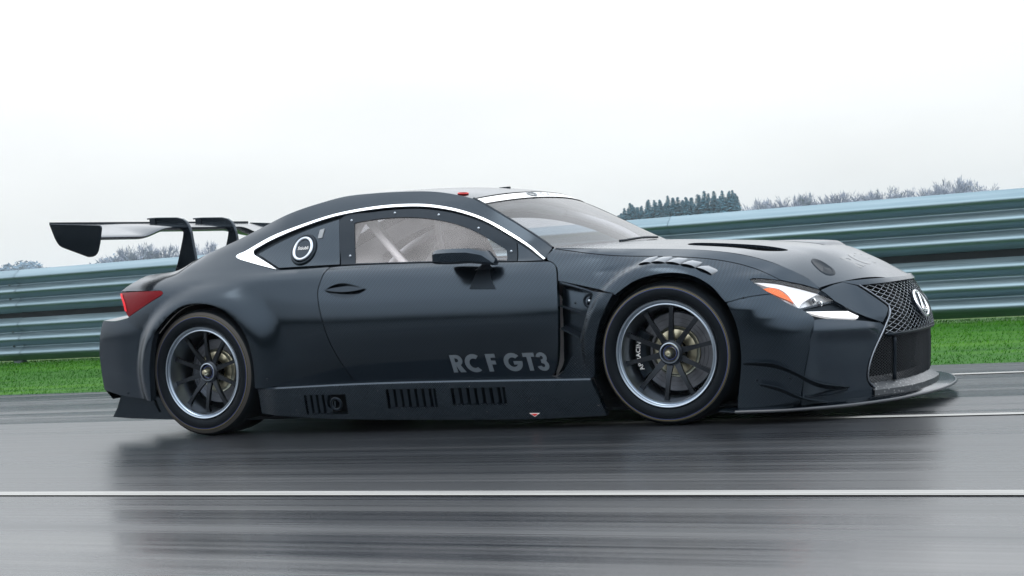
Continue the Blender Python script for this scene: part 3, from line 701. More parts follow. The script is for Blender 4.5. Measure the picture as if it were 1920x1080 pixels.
# conifer stand behind the bonnet
top = pchip([0, .06, .12, .3, .5, .7, .87, .95, 1.0], [9.4, 10.6, 11.4, 12.3, 12.9, 13.0, 13.0, 12.9, 12.0])
for k in range(84):
    t_ = (k + random.uniform(-.9, .9))/83; t_ = min(max(t_, 0), 1); row = k % 4
    x, y = lerp(-106.6, -85.2, t_), lerp(249, 257.3, t_); back = row*5 + random.uniform(0, 3)
    d = math.hypot(x-5.4, y+7.6); x += (x-5.4)/d*back; y += (y+7.6)/d*back
    h = float(top(t_))*random.triangular(.84, 1.06, .98) + 1.0
    plant('pine', x, y, -1.0, h/14.0, 'haze-tinted conifer in the dense stand behind the car bonnet', 'conifers in the hazy stand', random.uniform(1.4, 2.0))
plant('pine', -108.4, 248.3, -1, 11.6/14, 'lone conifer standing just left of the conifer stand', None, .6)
# bare trees in front of and right of the stand
for k in range(68):
    t_ = (k + random.uniform(-.4, .4))/67; x, y = lerp(-74.5, -38.5, t_), lerp(229.3, 238.6, t_); back = random.uniform(0, 14)
    d = math.hypot(x-5.4, y+7.6); x += (x-5.4)/d*back; y += (y+7.6)/d*back
    h = (10.7 + .5*math.sin(t_*9) + (.7 if t_ > .35 else 0) - (1.0 if t_ > .93 else 0))*random.uniform(.92, 1.06)
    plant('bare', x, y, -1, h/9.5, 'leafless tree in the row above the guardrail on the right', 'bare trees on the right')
for k in range(22):
    t_ = k/21; x, y = lerp(-101, -78, t_) + random.uniform(-.8, .8), lerp(238, 246, t_)
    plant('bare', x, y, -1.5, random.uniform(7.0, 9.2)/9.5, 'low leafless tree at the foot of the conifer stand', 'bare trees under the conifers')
for k in range(20):
    t_ = (k + random.uniform(-.4, .4))/19; x, y = lerp(-163, -143.5, t_), lerp(177, 193, t_); back = random.uniform(0, 10)
    d = math.hypot(x-5.4, y+7.6); x += (x-5.4)/d*back; y += (y+7.6)/d*back
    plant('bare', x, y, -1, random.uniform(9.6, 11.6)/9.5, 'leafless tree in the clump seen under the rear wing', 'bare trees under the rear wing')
# far wood on the left horizon: one mass
V, F = [], []
r = np.random.default_rng(5)
for k in range(420):
    t_ = r.uniform(-.6, 1.9); x, y = lerp(-497, -464, t_), lerp(479, 511, t_); back = r.uniform(0, 40); d = math.hypot(x-5.4, y+7.6)
    x += (x-5.4)/d*back; y += (y+7.6)/d*back; H = 17.5 + 3.2*math.sin(t_*7) + r.uniform(-2.5, 2.5)
    if t_ > 1.0: H *= max(.6, 1.25 - .25*t_)
    for j in range(90):
        a = r.uniform(0, 6.28); zz = r.uniform(.25, 1)**.7*H; rad = 5.0*math.sqrt(max(0, 1-((zz/H-.45)/.58)**2))*r.uniform(.5, 1)
        c0 = np.array([x + rad*math.cos(a), y + rad*math.sin(a), zz]); n = len(V); s = .75
        for _ in range(3): V.append(tuple(c0 + r.normal(0, s, 3)*[1, 1, .8]))
        F.append((n, n+1, n+2))
for k in range(620):                                   # the same wood goes on, lower, round the horizon
    az = r.uniform(-.62, .75); R_ = 690 + r.uniform(0, 45); x, y = 5.4 + R_*math.sin(az), -7.6 + R_*math.cos(az); H = r.uniform(10, 14.5)
    for j in range(44):
        a = r.uniform(0, 6.28); zz = r.uniform(.1, 1)**.7*H; rad = 5.0*math.sqrt(max(0, 1-((zz/H-.4)/.62)**2))*r.uniform(.4, 1)
        c0 = np.array([x + rad*math.cos(a), y + rad*math.sin(a), zz]); n = len(V)
        for _ in range(3): V.append(tuple(c0 + r.normal(0, .9, 3)*[1, 1, .8]))
        F.append((n, n+1, n+2))
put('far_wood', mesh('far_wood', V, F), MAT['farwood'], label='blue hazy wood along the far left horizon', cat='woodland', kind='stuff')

# ---------------------------------------------------------------- damp air
hz = put('haze', mesh('haze', *boxg(-880, 880, -880, 880, -1.3, 30)), None, label='thin pale damp air over the whole track', cat='haze', kind='stuff')
hm = bpy.data.materials.new('damp_air'); hm.use_nodes = True; t = hm.node_tree; t.nodes.clear()
o = t.nodes.new('ShaderNodeOutputMaterial'); pv = t.nodes.new('ShaderNodeVolumePrincipled'); pv.inputs['Density'].default_value = .00035
pv.inputs['Color'].default_value = (.80, .91, .98, 1); t.links.new(pv.outputs[0], o.inputs['Volume']); hz.data.materials.append(hm)

# ================================================================ the racing car (x forward, near flank at -y)
car = put('racing_car', None, label='matt black carbon racing coupe with tall rear wing on the wet track', cat='racing car')
NEAR = (0, -1, 0)
def spanel(name, key, mat, parent=car, h=.022, step=.018, holes=(), flange=.014, off=0.0, mirror=True, label=None):
    return panel(name, panel_geo(side, poly(SIDE[key], step), h, NEAR, holes, flange, off), mat, parent, mirror, label)
def npanel(name, key, mat, parent=car, h=.02, step=.016, flange=.02, off=0.0, mirror=True, label=None):
    return panel(name, panel_geo(nose, poly(NOSE[key], step), h, (1, 0, 0), (), flange, off), mat, parent, mirror, label)
def mirror_geo(g):
    v, f, l = g; k = 0; l2 = []
    for q in f: l2 += [(a, -b, c) for a, b, c in l[k:k+len(q)]][::-1]; k += len(q)
    return [(x, -y, z) for x, y, z in v], [q[::-1] for q in f], l2
def both(name, fn, mat, parent=car, smooth=None, mir=True):
    """build fn() -> (verts, faces) on the near side and its mirror image on the far side"""
    res = []
    for s in ((1, -1) if mir else (1,)):
        v, f = fn(); v = [(x, y*s, z) for x, y, z in v]
        me = recalc(mesh(name, v, f))
        if smooth is not None: shade(me, smooth)
        res.append(put(name, me, mat, parent[0 if s == 1 else -1] if isinstance(parent, (list, tuple)) else parent))
    return res if mir else res[0]
def on_side(x, z, off=0.0):
    x = np.atleast_1d(np.asarray(x, float)); z = np.atleast_1d(np.asarray(z, float))
    return side(x, z) + surf_normal(side, x, z, NEAR)*off
def on_nose(y, z, off=0.0):
    y = np.atleast_1d(np.asarray(y, float)); z = np.atleast_1d(np.asarray(z, float))
    return nose(y, z) + surf_normal(nose, y, z, (1, 0, 0))*off

# ---- flank panels
body_sides = spanel('body_side', 'body_side', MAT['body'], flange=.045)
spanel('rear_bumper', 'rear_bumper', MAT['nose'], flange=.045)
handle_hole = poly(SIDE['handle'], .012)
doors = panel('door', panel_geo(side, poly(SIDE['door'], .018), .02, NEAR, [handle_hole], .025), MAT['carbon'], car)
fenders = spanel('front_fender', 'front_fender', MAT['carbon'], h=.017, step=.014, flange=.05)
spanel('front_bumper_side', 'front_bumper', MAT['carbon'], flange=.045)
flares = spanel('arch_flare', 'arch_flare', MAT['grit'], flange=.075)
spanel('fender_vent_panel', 'vent_pocket', MAT['carbon'], off=-.065, flange=0)
for a, b in SIDE['strakes']:
    n = 8; xs_ = np.linspace(a[0], b[0], n); zs_ = np.linspace(a[1], b[1], n)
    def fin():
        lo, hi = on_side(xs_, zs_, -.068), on_side(xs_, zs_, -.012)
        P = np.stack([lo, hi, hi - [0, 0, .007], lo - [0, 0, .007]], 1); return grid_geo(P, False, True)
    both('vent_strake', fin, MAT['black'], smooth=30)
def ball(p, r, n=8):
    v, f = lathe_geo([(0.0005, -r*.6), (r*.7, -r*.45), (r, 0)], n); return [(a+p[0], b+p[1], c_+p[2]) for a, b, c_ in v], f
for q in SIDE['pocket_rivets'][0]: both('rivet', lambda: ball(on_side(*q, -.060)[0], .004), MAT['steel'], smooth=40)
q = on_side(*SIDE['pocket_duct'][0][0], -.055)[0]
both('duct_ring', lambda: tube_geo([q + [.028*math.cos(a), -.01, .028*math.sin(a)] for a in np.linspace(0, 2*np.pi, 24, endpoint=False)], .007, 8, True), MAT['black'], smooth=50)
both('duct_core', lambda: ball(q + [0, -.012, 0], .010), MAT['steel'], smooth=50)

# door furniture
dh = handle_hole; cen = dh.mean(0)
panel('handle_recess', panel_geo(side, cen + (dh-cen)*1.02, .016, NEAR, (), 0, -.026), MAT['gloss'], doors)
bar = np.array([(x, cen[1] + .006 + (z-cen[1])*.34) for x, z in dh]); bar = cen + (bar-cen)*[1.0, 1]
panel('door_handle', panel_geo(side, bar, .014, NEAR, (), .016, .001), MAT['gloss'], doors)
# lettering: bold geometric capitals, each a thin decal of its own
def arc_(cx, cy, rx, ry, a0, a1, n=14):
    return [(cx + rx*math.cos(math.radians(a)), cy + ry*math.sin(math.radians(a))) for a in np.linspace(a0, a1, n)]
GLYPH = {
 'R': (.66, [([(0, 0), (0, 1), (.34, 1)] + arc_(.34, .69, .31, .31, 80, -62, 10) + [(.69, 0), (.37, 0), (.235, .36), (.235, 0)], [[(.235, .80), (.31, .80)] + arc_(.31, .69, .10, .11, 80, -80, 7) + [(.31, .58), (.235, .58)]])]),
 'C': (.80, [(arc_(.5, .5, .5, .52, 52, 308, 24) + arc_(.5, .5, .25, .27, 303, 57, 18), [])]),
 'F': (.52, [([(0, 0), (0, 1), (.52, 1), (.52, .78), (.25, .78), (.25, .62), (.48, .62), (.48, .40), (.25, .40), (.25, 0)], [])]),
 'G': (1.0, [(arc_(.5, .5, .5, .52, 42, 358, 30) + [(1.0, .56), (.52, .56), (.52, .36), (.73, .36)] + arc_(.5, .5, .25, .27, 322, 50, 18), [])]),
 'T': (.62, [([(.19, 0), (.19, .78), (0, .78), (0, 1), (.62, 1), (.62, .78), (.43, .78), (.43, 0)], [])]),
 '3': (.62, [(arc_(.28, .72, .30, .29, 170, -60, 16) + [(.22, .44), (.22, .60)] + arc_(.28, .72, .085, .10, -80, 168, 8), []),
             (arc_(.29, .29, .33, .31, 70, -168, 18) + arc_(.29, .29, .10, .105, -168, 80, 10) + [(.22, .42), (.22, .59)], [])]),
}
def letters(word, place, h, ref, surf, mat, parent, name, off, gap=.09, space=.30):
    """place(u, v): fraction along and up the word -> surface parameters"""
    total = sum(space if c == ' ' else GLYPH[c][0] + gap for c in word) - gap; x = 0
    for c in word:
        if c == ' ': x += space; continue
        w_, shapes = GLYPH[c]; geos = []
        for k, (o_, hs) in enumerate(shapes):
            f_ = lambda P: np.array([place((x + a)/total, b) for a, b in P])
            geos.append(panel_geo(surf, f_(o_), h, ref, [f_(q) for q in hs], 0, off + k*.0004))
        panel(name, geos, mat, parent, mirror=False); x += w_ + gap
(xa, za), (xb, zb) = SIDE['lettering'][0]; (_, zc), (_, zd) = SIDE['lettering'][1]
letters('RC F GT3', lambda u, v: (xa + (xb-xa)*u, (za + (zb-za)*u)*(1-v) + (zc + (zd-zc)*u)*v), .03, NEAR, side, MAT['letter'], doors[0], 'door_letter', .0022)

# quarter-turn fasteners along the bolted panels
for q in ((2.30, .30), (2.345, .52), (2.28, .60), (3.16, .20), (3.30, .20), (3.12, .575), (-.55, .255), (.44, .30)):
    both('fastener', lambda: ball(on_side(*q, .001)[0], .006), MAT['spoke'], smooth=40)

# ---- glazing
trim = spanel('window_trim', 'chrome_strip', MAT['chrome'], h=.012, step=.010, off=.004, flange=.012)
gl = poly(SIDE['side_glass'], .014)
top_ = crom(SIDE['chrome_out'][0], .02); low_ = crom(SIDE['win_low'][0], .02)
opening = np.vstack([top_, low_[::-1]])
g2 = gl.mean(0) + (gl-gl.mean(0))*1.012
panel('window_seal', panel_geo(side, opening, .025, NEAR, [g2], 0, -.017), MAT['black'], car)
panel('window_frame', panel_geo(side, poly(SIDE['window_frame'], .014), .02, NEAR, [gl], .008, -.004), MAT['black'], doors)
sgl = panel('side_glass', panel_geo(side, gl, .03, NEAR, (), 0, -.009), MAT['lexan'], doors); sgl[1].data.materials[0] = MAT['lens']
spanel('quarter_panel_blank', 'quarter_window', MAT['carbon'], off=-.003, flange=.008)
spanel('window_corner', 'corner_plate', MAT['body'], parent=doors, off=-.004, flange=.008)
for q in SIDE['rivets'][0]: both('rivet', lambda: ball(on_side(*q, -.003)[0], .0075), MAT['steel'], doors, smooth=40)
spanel('window_latch', 'window_latch', MAT['letter_dim'], off=.001, flange=.004)
(fx, fz) = SIDE['filler'][0][0]; frx = SIDE['filler'][1][0][0]-fx; frz = SIDE['filler'][1][1][1]-fz
def ell(s, n=40): return np.array([(fx + frx*s*math.cos(a), fz + frz*s*math.sin(a)) for a in np.linspace(0, 2*np.pi, n, endpoint=False)])
def ring_path(s, off): e_ = ell(s); return on_side(e_[:, 0], e_[:, 1], off)
fill = both('fuel_filler', lambda: tube_geo(ring_path(.82, .008), .010, 10, True), MAT['steel'], smooth=50)
both('filler_surround', lambda: tube_geo(ring_path(1.06, -.002), .010, 8, True), MAT['black'], fill, smooth=50)
panel('filler_cap', panel_geo(side, ell(.66), .012, NEAR, (), .012, .010), MAT['gloss'], fill)
tx = text_mesh('Stäubli', .026, align='CENTER')
for v in tx.vertices:
    v.co = on_side(fx + .002 + v.co.x, fz - .006 + v.co.y, .0125)[0]
recalc(tx); put('filler_lettering', tx, MAT['white'], fill[0])

# ---- roof, rear window, deck (lofted between the two cant rails)
E_ = crom(SIDE['edge'][0], .025)
ROOF_C = pchip([-.66,-.55,-.47,-.35,-.25,-.15,0,.15,.30,.486,.62,.77,.95,1.1,1.26,1.4,1.5,1.6],
               [.84,.912,.925,.93,.944,.985,1.05,1.105,1.16,1.216,1.243,1.262,1.271,1.270,1.263,1.247,1.228,1.203])
ROOF_B = pchip([-.66,-.4,0,1.0,1.3,1.6], [-.09,-.03,0,0,.02,.085])
sv = np.concatenate([np.linspace(-1, -.8, 9), np.linspace(-.74, .74, 27), np.linspace(.8, 1, 9)])
P = np.zeros((len(E_), len(sv), 3))
for i, (x, z) in enumerate(E_):
    ye = float(half_width(x, z)); zc = float(ROOF_C(x)); bw = float(ROOF_B(x))
    for j, s in enumerate(sv):
        P[i, j] = (x + bw*(1-s*s), s*ye, z + (zc-z)*(1-abs(s)**2.4))
lo_i = int(np.argmin(abs(E_[:, 0] + .13))); hi_i = int(np.argmin(abs(E_[:, 0] - .47)))
v, f = grid_geo(P); nc = len(sv); j0 = 7; j1 = nc-1-7
rw = [q for k, q in enumerate(f) if lo_i <= k//(nc-1) < hi_i and j0 <= k % (nc-1) < j1]
rf = [q for k, q in enumerate(f) if not (lo_i <= k//(nc-1) < hi_i and j0 <= k % (nc-1) < j1)]
roof = put('roof', shade(recalc(mesh('roof', v, rf)), 40), MAT['body'], car)
me = mesh('rear_window', v, rw, True); bm = bmesh.new(); bm.from_mesh(me); bmesh.ops.delete(bm, geom=[q for q in bm.verts if not q.link_faces], context='VERTS'); bm.to_mesh(me); bm.free()
put('rear_window', me, MAT['screen'], car)
def roof_pt(x, s):
    z = float(np.interp(x, E_[:, 0], E_[:, 1])); ye = float(half_width(x, z)); zc = float(ROOF_C(x)); return np.array([x + float(ROOF_B(x))*(1-s*s), s*ye, z + (zc-z)*(1-abs(s)**2.4)])
p0 = roof_pt(1.485, -.925)
both('roof_vent_ring', lambda: tube_geo([p0 + [  .026*math.cos(a), .030*math.sin(a), .003 - .14*.026*math.cos(a) + .10*.03*math.sin(a)] for a in np.linspace(0, 2*np.pi, 20, endpoint=False)], .0035, 6, True), MAT['red'], roof, smooth=50, mir=False)
both('roof_vent_hole', lambda: ([tuple(p0 + [.023*math.cos(a), .027*math.sin(a), .0045 - .14*.023*math.cos(a) + .10*.027*math.sin(a)]) for a in np.linspace(0, 2*np.pi, 16, endpoint=False)], [tuple(range(16))]), MAT['void'], roof, mir=False)
p1 = roof_pt(1.40, .05)
both('roof_antenna', lambda: boxg(p1[0]-.03, p1[0]+.03, p1[1]-.012, p1[1]+.012, p1[2]-.01, p1[2]+.006), MAT['black'], roof, mir=False)

# ---- windscreen
SE = crom(SIDE['screen_edge'][0], .022); ns = len(SE)
def screen_pt(t_, s):
    k = t_*(ns-1); i = min(int(k), ns-2); x, z = SE[i] + (SE[i+1]-SE[i])*(k-i)
    ye = float(half_width(x, z)) - .012
    return np.array([x + (.085 + .10*t_)*(1-s*s), s*ye, z + (.036 - .018*t_)*(1-abs(s)**2.2) - .004])
ts = np.linspace(0, 1, 30); ss = np.linspace(-1, 1, 41)
scr = np.array([[screen_pt(a, b) for b in ss] for a in ts])
v, f = grid_geo(scr); ws = put('windscreen', recalc(mesh('windscreen', v, f, True)), MAT['screen'], car)
bn = np.array([[screen_pt(a, b) + [.0025, 0, .004] for b in np.linspace(-.985, .985, 41)] for a in np.linspace(.015, .135, 5)])
v, f = grid_geo(bn); banner = put('windscreen_banner', recalc(mesh('banner', v, f, True)), MAT['white'], ws)
def on_banner(u_, w_):   # u across (-1..1), w up (0..1)
    return screen_pt(.12 - .09*w_, u_) + [.005, 0, .0075]
tx = text_mesh('LEXUS', 1.0, bold=.01, spacing=1.15)
co = np.array([tuple(v.co) for v in tx.vertices]); lo, hi = co.min(0), co.max(0)
for i, v in enumerate(tx.vertices):
    v.co = on_banner(-.22 + .44*(co[i, 0]-lo[0])/(hi[0]-lo[0]), .12 + .76*(co[i, 1]-lo[1])/(hi[1]-lo[1]))
put('banner_lettering', tx, MAT['letter_dim'], ws)
pts = [on_banner(-.31 + .055*math.cos(a), .5 + .42*math.sin(a)) for a in np.linspace(0, 2*np.pi, 24, endpoint=False)]
put('banner_emblem', mesh('emblem', *tube_geo(pts, .004, 5, True), True), MAT['letter_dim'], ws)
tr_ = np.array([screen_pt(a, -1.0) + [.0, -.004, .004] for a in ts]); both('screen_seal', lambda: tube_geo(tr_, .008, 6), MAT['black'], ws, smooth=60)
# cowl and wiper
cw = np.array([[screen_pt(1.0, b) + d for b in ss] for d in (np.array([-.03, 0, .008]), np.array([.015, 0, -.004]), np.array([.05, 0, -.035]))])
v, f = grid_geo(cw); put('cowl', recalc(mesh('cowl', v, f, True)), MAT['black'], car)
wp = [screen_pt(1.0, -.42) + [.01, 0, .004], screen_pt(.985, -.1) + [.01, 0, .010], screen_pt(.97, .22) + [.01, 0, .006]]
put('wiper', mesh('wiper', *tube_geo(crom(wp, .03), .007, 6), True), MAT['black'], car)

# ---- bonnet
hx = np.linspace(2.128, 3.395, 60)
near_e = np.stack([hx, -half_width(hx, CREST(hx)) + .001], -1)
lead = crom([(3.395, -.664), (3.43, -.605), (3.467, -.550), (3.53, -.42), (3.58, -.285), (3.612, -.15), (3.622, 0)], .02)
rear = crom([(2.315, 0), (2.29, -.25), (2.24, -.5), (2.17, -.70), (2.128, near_e[0, 1])], .02)
half = np.vstack([rear[:-1], near_e, lead[1:]])
full = np.vstack([half, (half*[1, -1])[::-1][1:-1]])
vent = crom([(2.70, -.40), (2.74, -.57), (2.95, -.612), (3.10, -.60), (3.20, -.47), (3.02, -.42)], .02, True)
hg = panel_geo(hood, full, .024, (0, 0, 1), [vent, vent*[1, -1]], .02)
sg_ = panel_geo(side, poly(SIDE['bonnet_shoulder'], .016), .018, NEAR, (), .02)
bonnet = panel('bonnet', [hg, sg_, mirror_geo(sg_)], MAT['nose'], car, mirror=False)
def duct():
    c_ = vent.mean(0); a = hood(vent[:, 0], vent[:, 1]) - [0, 0, .012]; b = hood(*(c_ + (vent-c_)*1.0).T) - [0, 0, .10]
    v, f = grid_geo(np.stack([a, b], 0), False, True); n = len(vent); f.append(tuple(range(n, 2*n))); return v, f
both('bonnet_duct', duct, MAT['void'])
cowl_x = np.linspace(0, 1, 12); cy = np.linspace(-1, 1, 15)
def intake():
    P = np.zeros((14, 15, 3))
    for i in range(14):
        u_ = min(i/11, 1.0)
        for j, s in enumerate(cy):
            x = 2.92 + .33*u_ + (.012*(i-11) if i > 11 else 0); y = .13 + s*(.05 + .16*u_)
            e_ = (1-abs(s)**4)*(u_**1.3)*.017
            if i == 12: e_ *= .55
            if i == 13: e_ = -.004
            P[i, j] = (x, y, float(hood_z(x, y)) + e_ + (.001 if i < 13 else 0))
    return grid_geo(P)
both('bonnet_intake', intake, MAT['nose'], bonnet, smooth=35, mir=False)
def disc_on_hood(cx, cy_, rx, ry, rise, n=28):
    P = np.array([[(cx + rx*s*math.cos(a), cy_ + ry*s*math.sin(a), 0) for a in np.linspace(0, 2*np.pi, n, endpoint=False)] for s in (1.0, .94, .78, .72, .02)])
    for i, d in enumerate((-.002, rise, rise, rise-.003, rise-.003)): P[i, :, 2] = hood_z(P[i, :, 0], P[i, :, 1]) + d
    return grid_geo(P, False, True)
both('bonnet_latch', lambda: disc_on_hood(3.376, -.507, .056, .05, .004), MAT['black'], bonnet, smooth=40)
letters('RC F', lambda u, v: (3.50 - .10*v, -.30 + .34*u), .03, (0, 0, 1), hood, MAT['letter_hood'], bonnet, 'bonnet_letter', .0009)

# ---- fender louvres: five hooded slots along the top of the arch
LV = np.array(SIDE['louver'][0])
def louvre(k):
    a, b = LV[k], LV[k+1]; m_ = (a+b)/2; pa, pb = on_side(*a)[0], on_side(*b)[0]; c0 = (pa+pb)/2
    T = (pb-pa); Lh = np.linalg.norm(T)*.50; T = T/np.linalg.norm(T)
    up = np.array([0, .55, .52]) - T*(np.array([0, .55, .52]) @ T); up /= np.linalg.norm(up)      # inward and up along the fender skin
    nn = np.cross(T, up); nn = nn if nn[1] < 0 or nn[2] > .5 else -nn
    nn = nn if nn[2] > 0 else -nn
    return c0, T, up, nn, Lh
for k in range(5):
    c0, T, up, nn, Lh = louvre(k)
    def hood_shell():
        P = np.zeros((9, 13, 3))
        for i, vv in enumerate(np.linspace(0, 1, 9)):
            for j, a in enumerate(np.linspace(0, np.pi, 13)):
                w_ = (1 - .35*vv**2)
                P[i, j] = c0 + T*(-math.cos(a)*Lh*w_*1.04) + up*(.050*vv - .004) + nn*(.020*math.sin(a)**.8*(1-vv**2.2) - .002) - np.array([0, 0, .006]) + T*vv*.030
        return grid_geo(P)
    hs_ = both('fender_louvre', hood_shell, MAT['louvre'], fenders, smooth=50)
    both('louvre_mouth', lambda: ([tuple(c0 + T*(-math.cos(a)*Lh*.98) + up*.005 + nn*(.0175*math.sin(a) - .003) - np.array([0, 0, .006])) for a in np.linspace(0, np.pi, 12)], [tuple(range(12))]), MAT['void'], fenders)

# ---- nose
npanel('bumper_face', 'bumper_face', MAT['nose'], h=.016, step=.014, flange=.035)
npanel('nose_cheek', 'cheek', MAT['nose'], flange=.03)
npanel('lamp_tray', 'lamp_tray', MAT['black'], flange=0, off=-.022)
MAT['drl'] = M('running_light', (.9, .9, .92), .3); MAT['drl'].node_tree.nodes['Principled BSDF'].inputs['Emission Color'].default_value = (1, 1, 1, 1); MAT['drl'].node_tree.nodes['Principled BSDF'].inputs['Emission Strength'].default_value = .45
npanel('running_lamp', 'running_lamp', MAT['drl'], h=.012, step=.010, flange=.03, off=-.004)
gx = [NOSE['grille'][0][0]] + [NOSE['grille'][1][0]]
wst = NOSE['grille'][1]
beak_top = [(-.547, .612), (-.40, .6135), (-.2, .611), (0, .609), (.2, .611), (.40, .6135), (.547, .612)]
beak_bot = [(.481, .5885), (.3, .590), (0, .592), (-.3, .590), (-.481, .5885)]
bp = np.vstack([crom(beak_top, .02)[:-1], crom([beak_top[-1], beak_bot[0]], .02)[:-1], crom(beak_bot, .02)[:-1], crom([beak_bot[-1], beak_top[0]], .02)[:-1]])
panel('nose_lip', panel_geo(nose, bp, .012, (1, 0, .3), (), .03), MAT['nose'], car, mirror=False)
near_edge = [NOSE['grille'][0][0]] + list(wst)
edge = np.vstack([crom([near_edge[0], near_edge[1]], .02)[:-1], crom(near_edge[1:], .02)])
def surround():
    e2 = edge; return tube_geo(on_nose(e2[:, 0], e2[:, 1], .003), .0048, 8)
MAT['dim'] = M('smoked_trim', (.16, .18, .21), .22, metal=.9)
both('grille_surround', surround, MAT['dim'], smooth=60)
# side cheeks of the opening going back
def jamb():
    a = on_nose(edge[:, 0], edge[:, 1], 0.0); b = a + [-.16, .0, 0]; return grid_geo(np.stack([a, b], 0))
both('grille_jamb', jamb, MAT['gloss'], smooth=60)
open_poly = np.vstack([edge, (edge*[-1, 1])[::-1]])
# spindle mesh
def clip_line(fn, ys, z0, z1, dist):
    """sample points of a mesh wire that lie in the opening"""
    out, cur = [], []
    zs = fn(ys); ok = inside(open_poly, np.stack([ys, zs], -1)) & (zs > z0) & (zs < z1)
    for y, z, k in zip(ys, zs, ok):
        if k: cur.append((y, z))
        elif cur:
            out.append(np.array(cur)); cur = []
    if cur: out.append(np.array(cur))
    return [q for q in out if len(q) > 2]
def wires(slope, pitch, z0, z1, rad, setback, step=.02, nside=4):
    ps = []
    ys = np.arange(-.60, .601, step)
    for s in (1, -1):
        for k in range(-60, 90):
            z_at0 = .35 + k*pitch
            if z_at0 > 1.2 or z_at0 < -.5: continue
            for seg in clip_line(lambda y: z_at0 + s*slope*y, ys, z0, z1, 0):
                p = nose(seg[:, 0], seg[:, 1]) - [setback + (.004 if s > 0 else 0), 0, 0]; ps.append(tube_geo(p, rad, nside, caps=False))
    return merge(*ps)
MAT['wire'] = M('satin_grille_wire', (.34, .37, .41), .25, metal=.95); MAT['mesh'] = M('dark_grille_mesh', (.06, .068, .078), .4, metal=.5)
v, f = wires(.44, .0245, .345, .592, .0021, .012); put('grille_mesh', recalc(mesh('grille_mesh', v, f, True)), MAT['wire'], car)
v, f = wires(.80, .0135, .12, .345, .0016, .035, .015, 3); put('lower_grille_mesh', recalc(mesh('lower_mesh', v, f, True)), MAT['mesh'], car)
def band(z0, z1, y0, y1, back):
    y_ = np.linspace(y0, y1, 24); a = nose(y_, y_*0 + z0) - [back, 0, 0]; b = nose(y_, y_*0 + z1) - [back, 0, 0]; return grid_geo(np.stack([a, b], 0))
put('grille_crossbar', mesh('crossbar', *merge(tube_geo(nose(np.linspace(-.43, .43, 24), np.full(24, .347)) - [.018, 0, 0], .009, 8)), True), MAT['black'], car)
for s in (-1, 1):
    put('grille_post', mesh('grille_post', *tube_geo(nose(np.full(8, s*.37), np.linspace(.13, .335, 8)) - [.03, 0, 0], .010, 6), True), MAT['black'], car)
y_ = np.linspace(-.66, .66, 30)
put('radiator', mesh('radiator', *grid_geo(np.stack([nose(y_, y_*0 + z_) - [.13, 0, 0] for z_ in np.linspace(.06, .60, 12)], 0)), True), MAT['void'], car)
def tray():
    y_ = np.linspace(-.525, .525, 30); a = nose(y_, y_*0 + .10) + [.012, 0, -.004]; m1 = nose(y_, y_*0+.10) + [-.012, 0, .012]; b = nose(y_, y_*0 + .12) - [.075, 0, -.035]
    c_ = nose(y_, y_*0 + .06) + [.014, 0, 0]
    return grid_geo(np.stack([c_, a, m1, b], 0))
m = M('wet_grey_lip', (.12, .13, .14), .35); t = NT(m); vz = t.n('ShaderNodeTexVoronoi'); vz.inputs['Scale'].default_value = 55; t.link(t.coord(), vz.inputs['Vector'])
t.link(t.mix(t.rng(vz.outputs['Distance'], .15, .35, 1, 0), (.05, .056, .064), (.20, .21, .22)), t.b.inputs['Base Color']); MAT['lip'] = m
both('lower_lip', tray, MAT['lip'], smooth=35, mir=False)
# emblem: oval ring with a bent stroke inside
EC = (-.03, .470)
def emb(y, z, off): return on_nose(EC[0] + y, EC[1] + z, off)[0]
plate = np.array([(EC[0] + .088*math.cos(a), EC[1] + .066*math.sin(a)) for a in np.linspace(0, 2*np.pi, 36, endpoint=False)])
emblem = panel('emblem', panel_geo(nose, plate, .015, (1, 0, 0), (), .03, .000), MAT['gloss'], car, mirror=False)
put('emblem_ring', mesh('ring', *tube_geo([emb(.080*math.cos(a), 0.060*math.sin(a), .004) for a in np.linspace(0, 2*np.pi, 36, endpoint=False)], .0075, 8, True), True), MAT['chrome'], emblem)
put('emblem_stroke', mesh('stroke', *tube_geo(crom([emb(.040, .056, .004), emb(.012, .020, .005), emb(-.026, -.028, .005), emb(-.010, -.034, .005), emb(.052, -.034, .004)], .006), [.006]*len(crom([emb(.040, .056, .004), emb(.012, .020, .005), emb(-.026, -.028, .005), emb(-.010, -.034, .005), emb(.052, -.034, .004)], .006)), 8), True), MAT['chrome'], emblem)

# head lamps
hl = poly(SIDE['head_lamp'], .012); hc = hl.mean(0)
lamps = panel('head_lamp', panel_geo(side, hl, .016, NEAR, (), .02, -.002), MAT['lens'], car)
big = hc + (hl-hc)*1.035
panel('lamp_bezel', panel_geo(side, big, .018, NEAR, [hc + (hl-hc)*.93], .006, -.010), MAT['gloss'], lamps)
MAT['lampback'] = M('lamp_silver', (.70, .73, .76), .25, metal=.3)
panel('lamp_housing', panel_geo(side, big, .018, NEAR, (), 0, -.034), MAT['lampback'], lamps)
spanel('lamp_reflector', 'reflector_a', MAT['lampwhite'], parent=lamps, h=.014, off=-.018, flange=.014)
spanel('turn_reflector', 'turn_lens', MAT['amber'], parent=lamps, h=.012, step=.01, off=-.008, flange=.010)
pc = on_side(3.355, .548, -.03)[0]
def sphere(p, r, n=12):
    th = np.linspace(0.05, np.pi-.05, n); P = np.array([[(p[0]+r*math.sin(a)*math.cos(b), p[1]+r*math.sin(a)*math.sin(b), p[2]+r*math.cos(a)) for b in np.linspace(0, 2*np.pi, 2*n, endpoint=False)] for a in th]); return grid_geo(P, False, True)
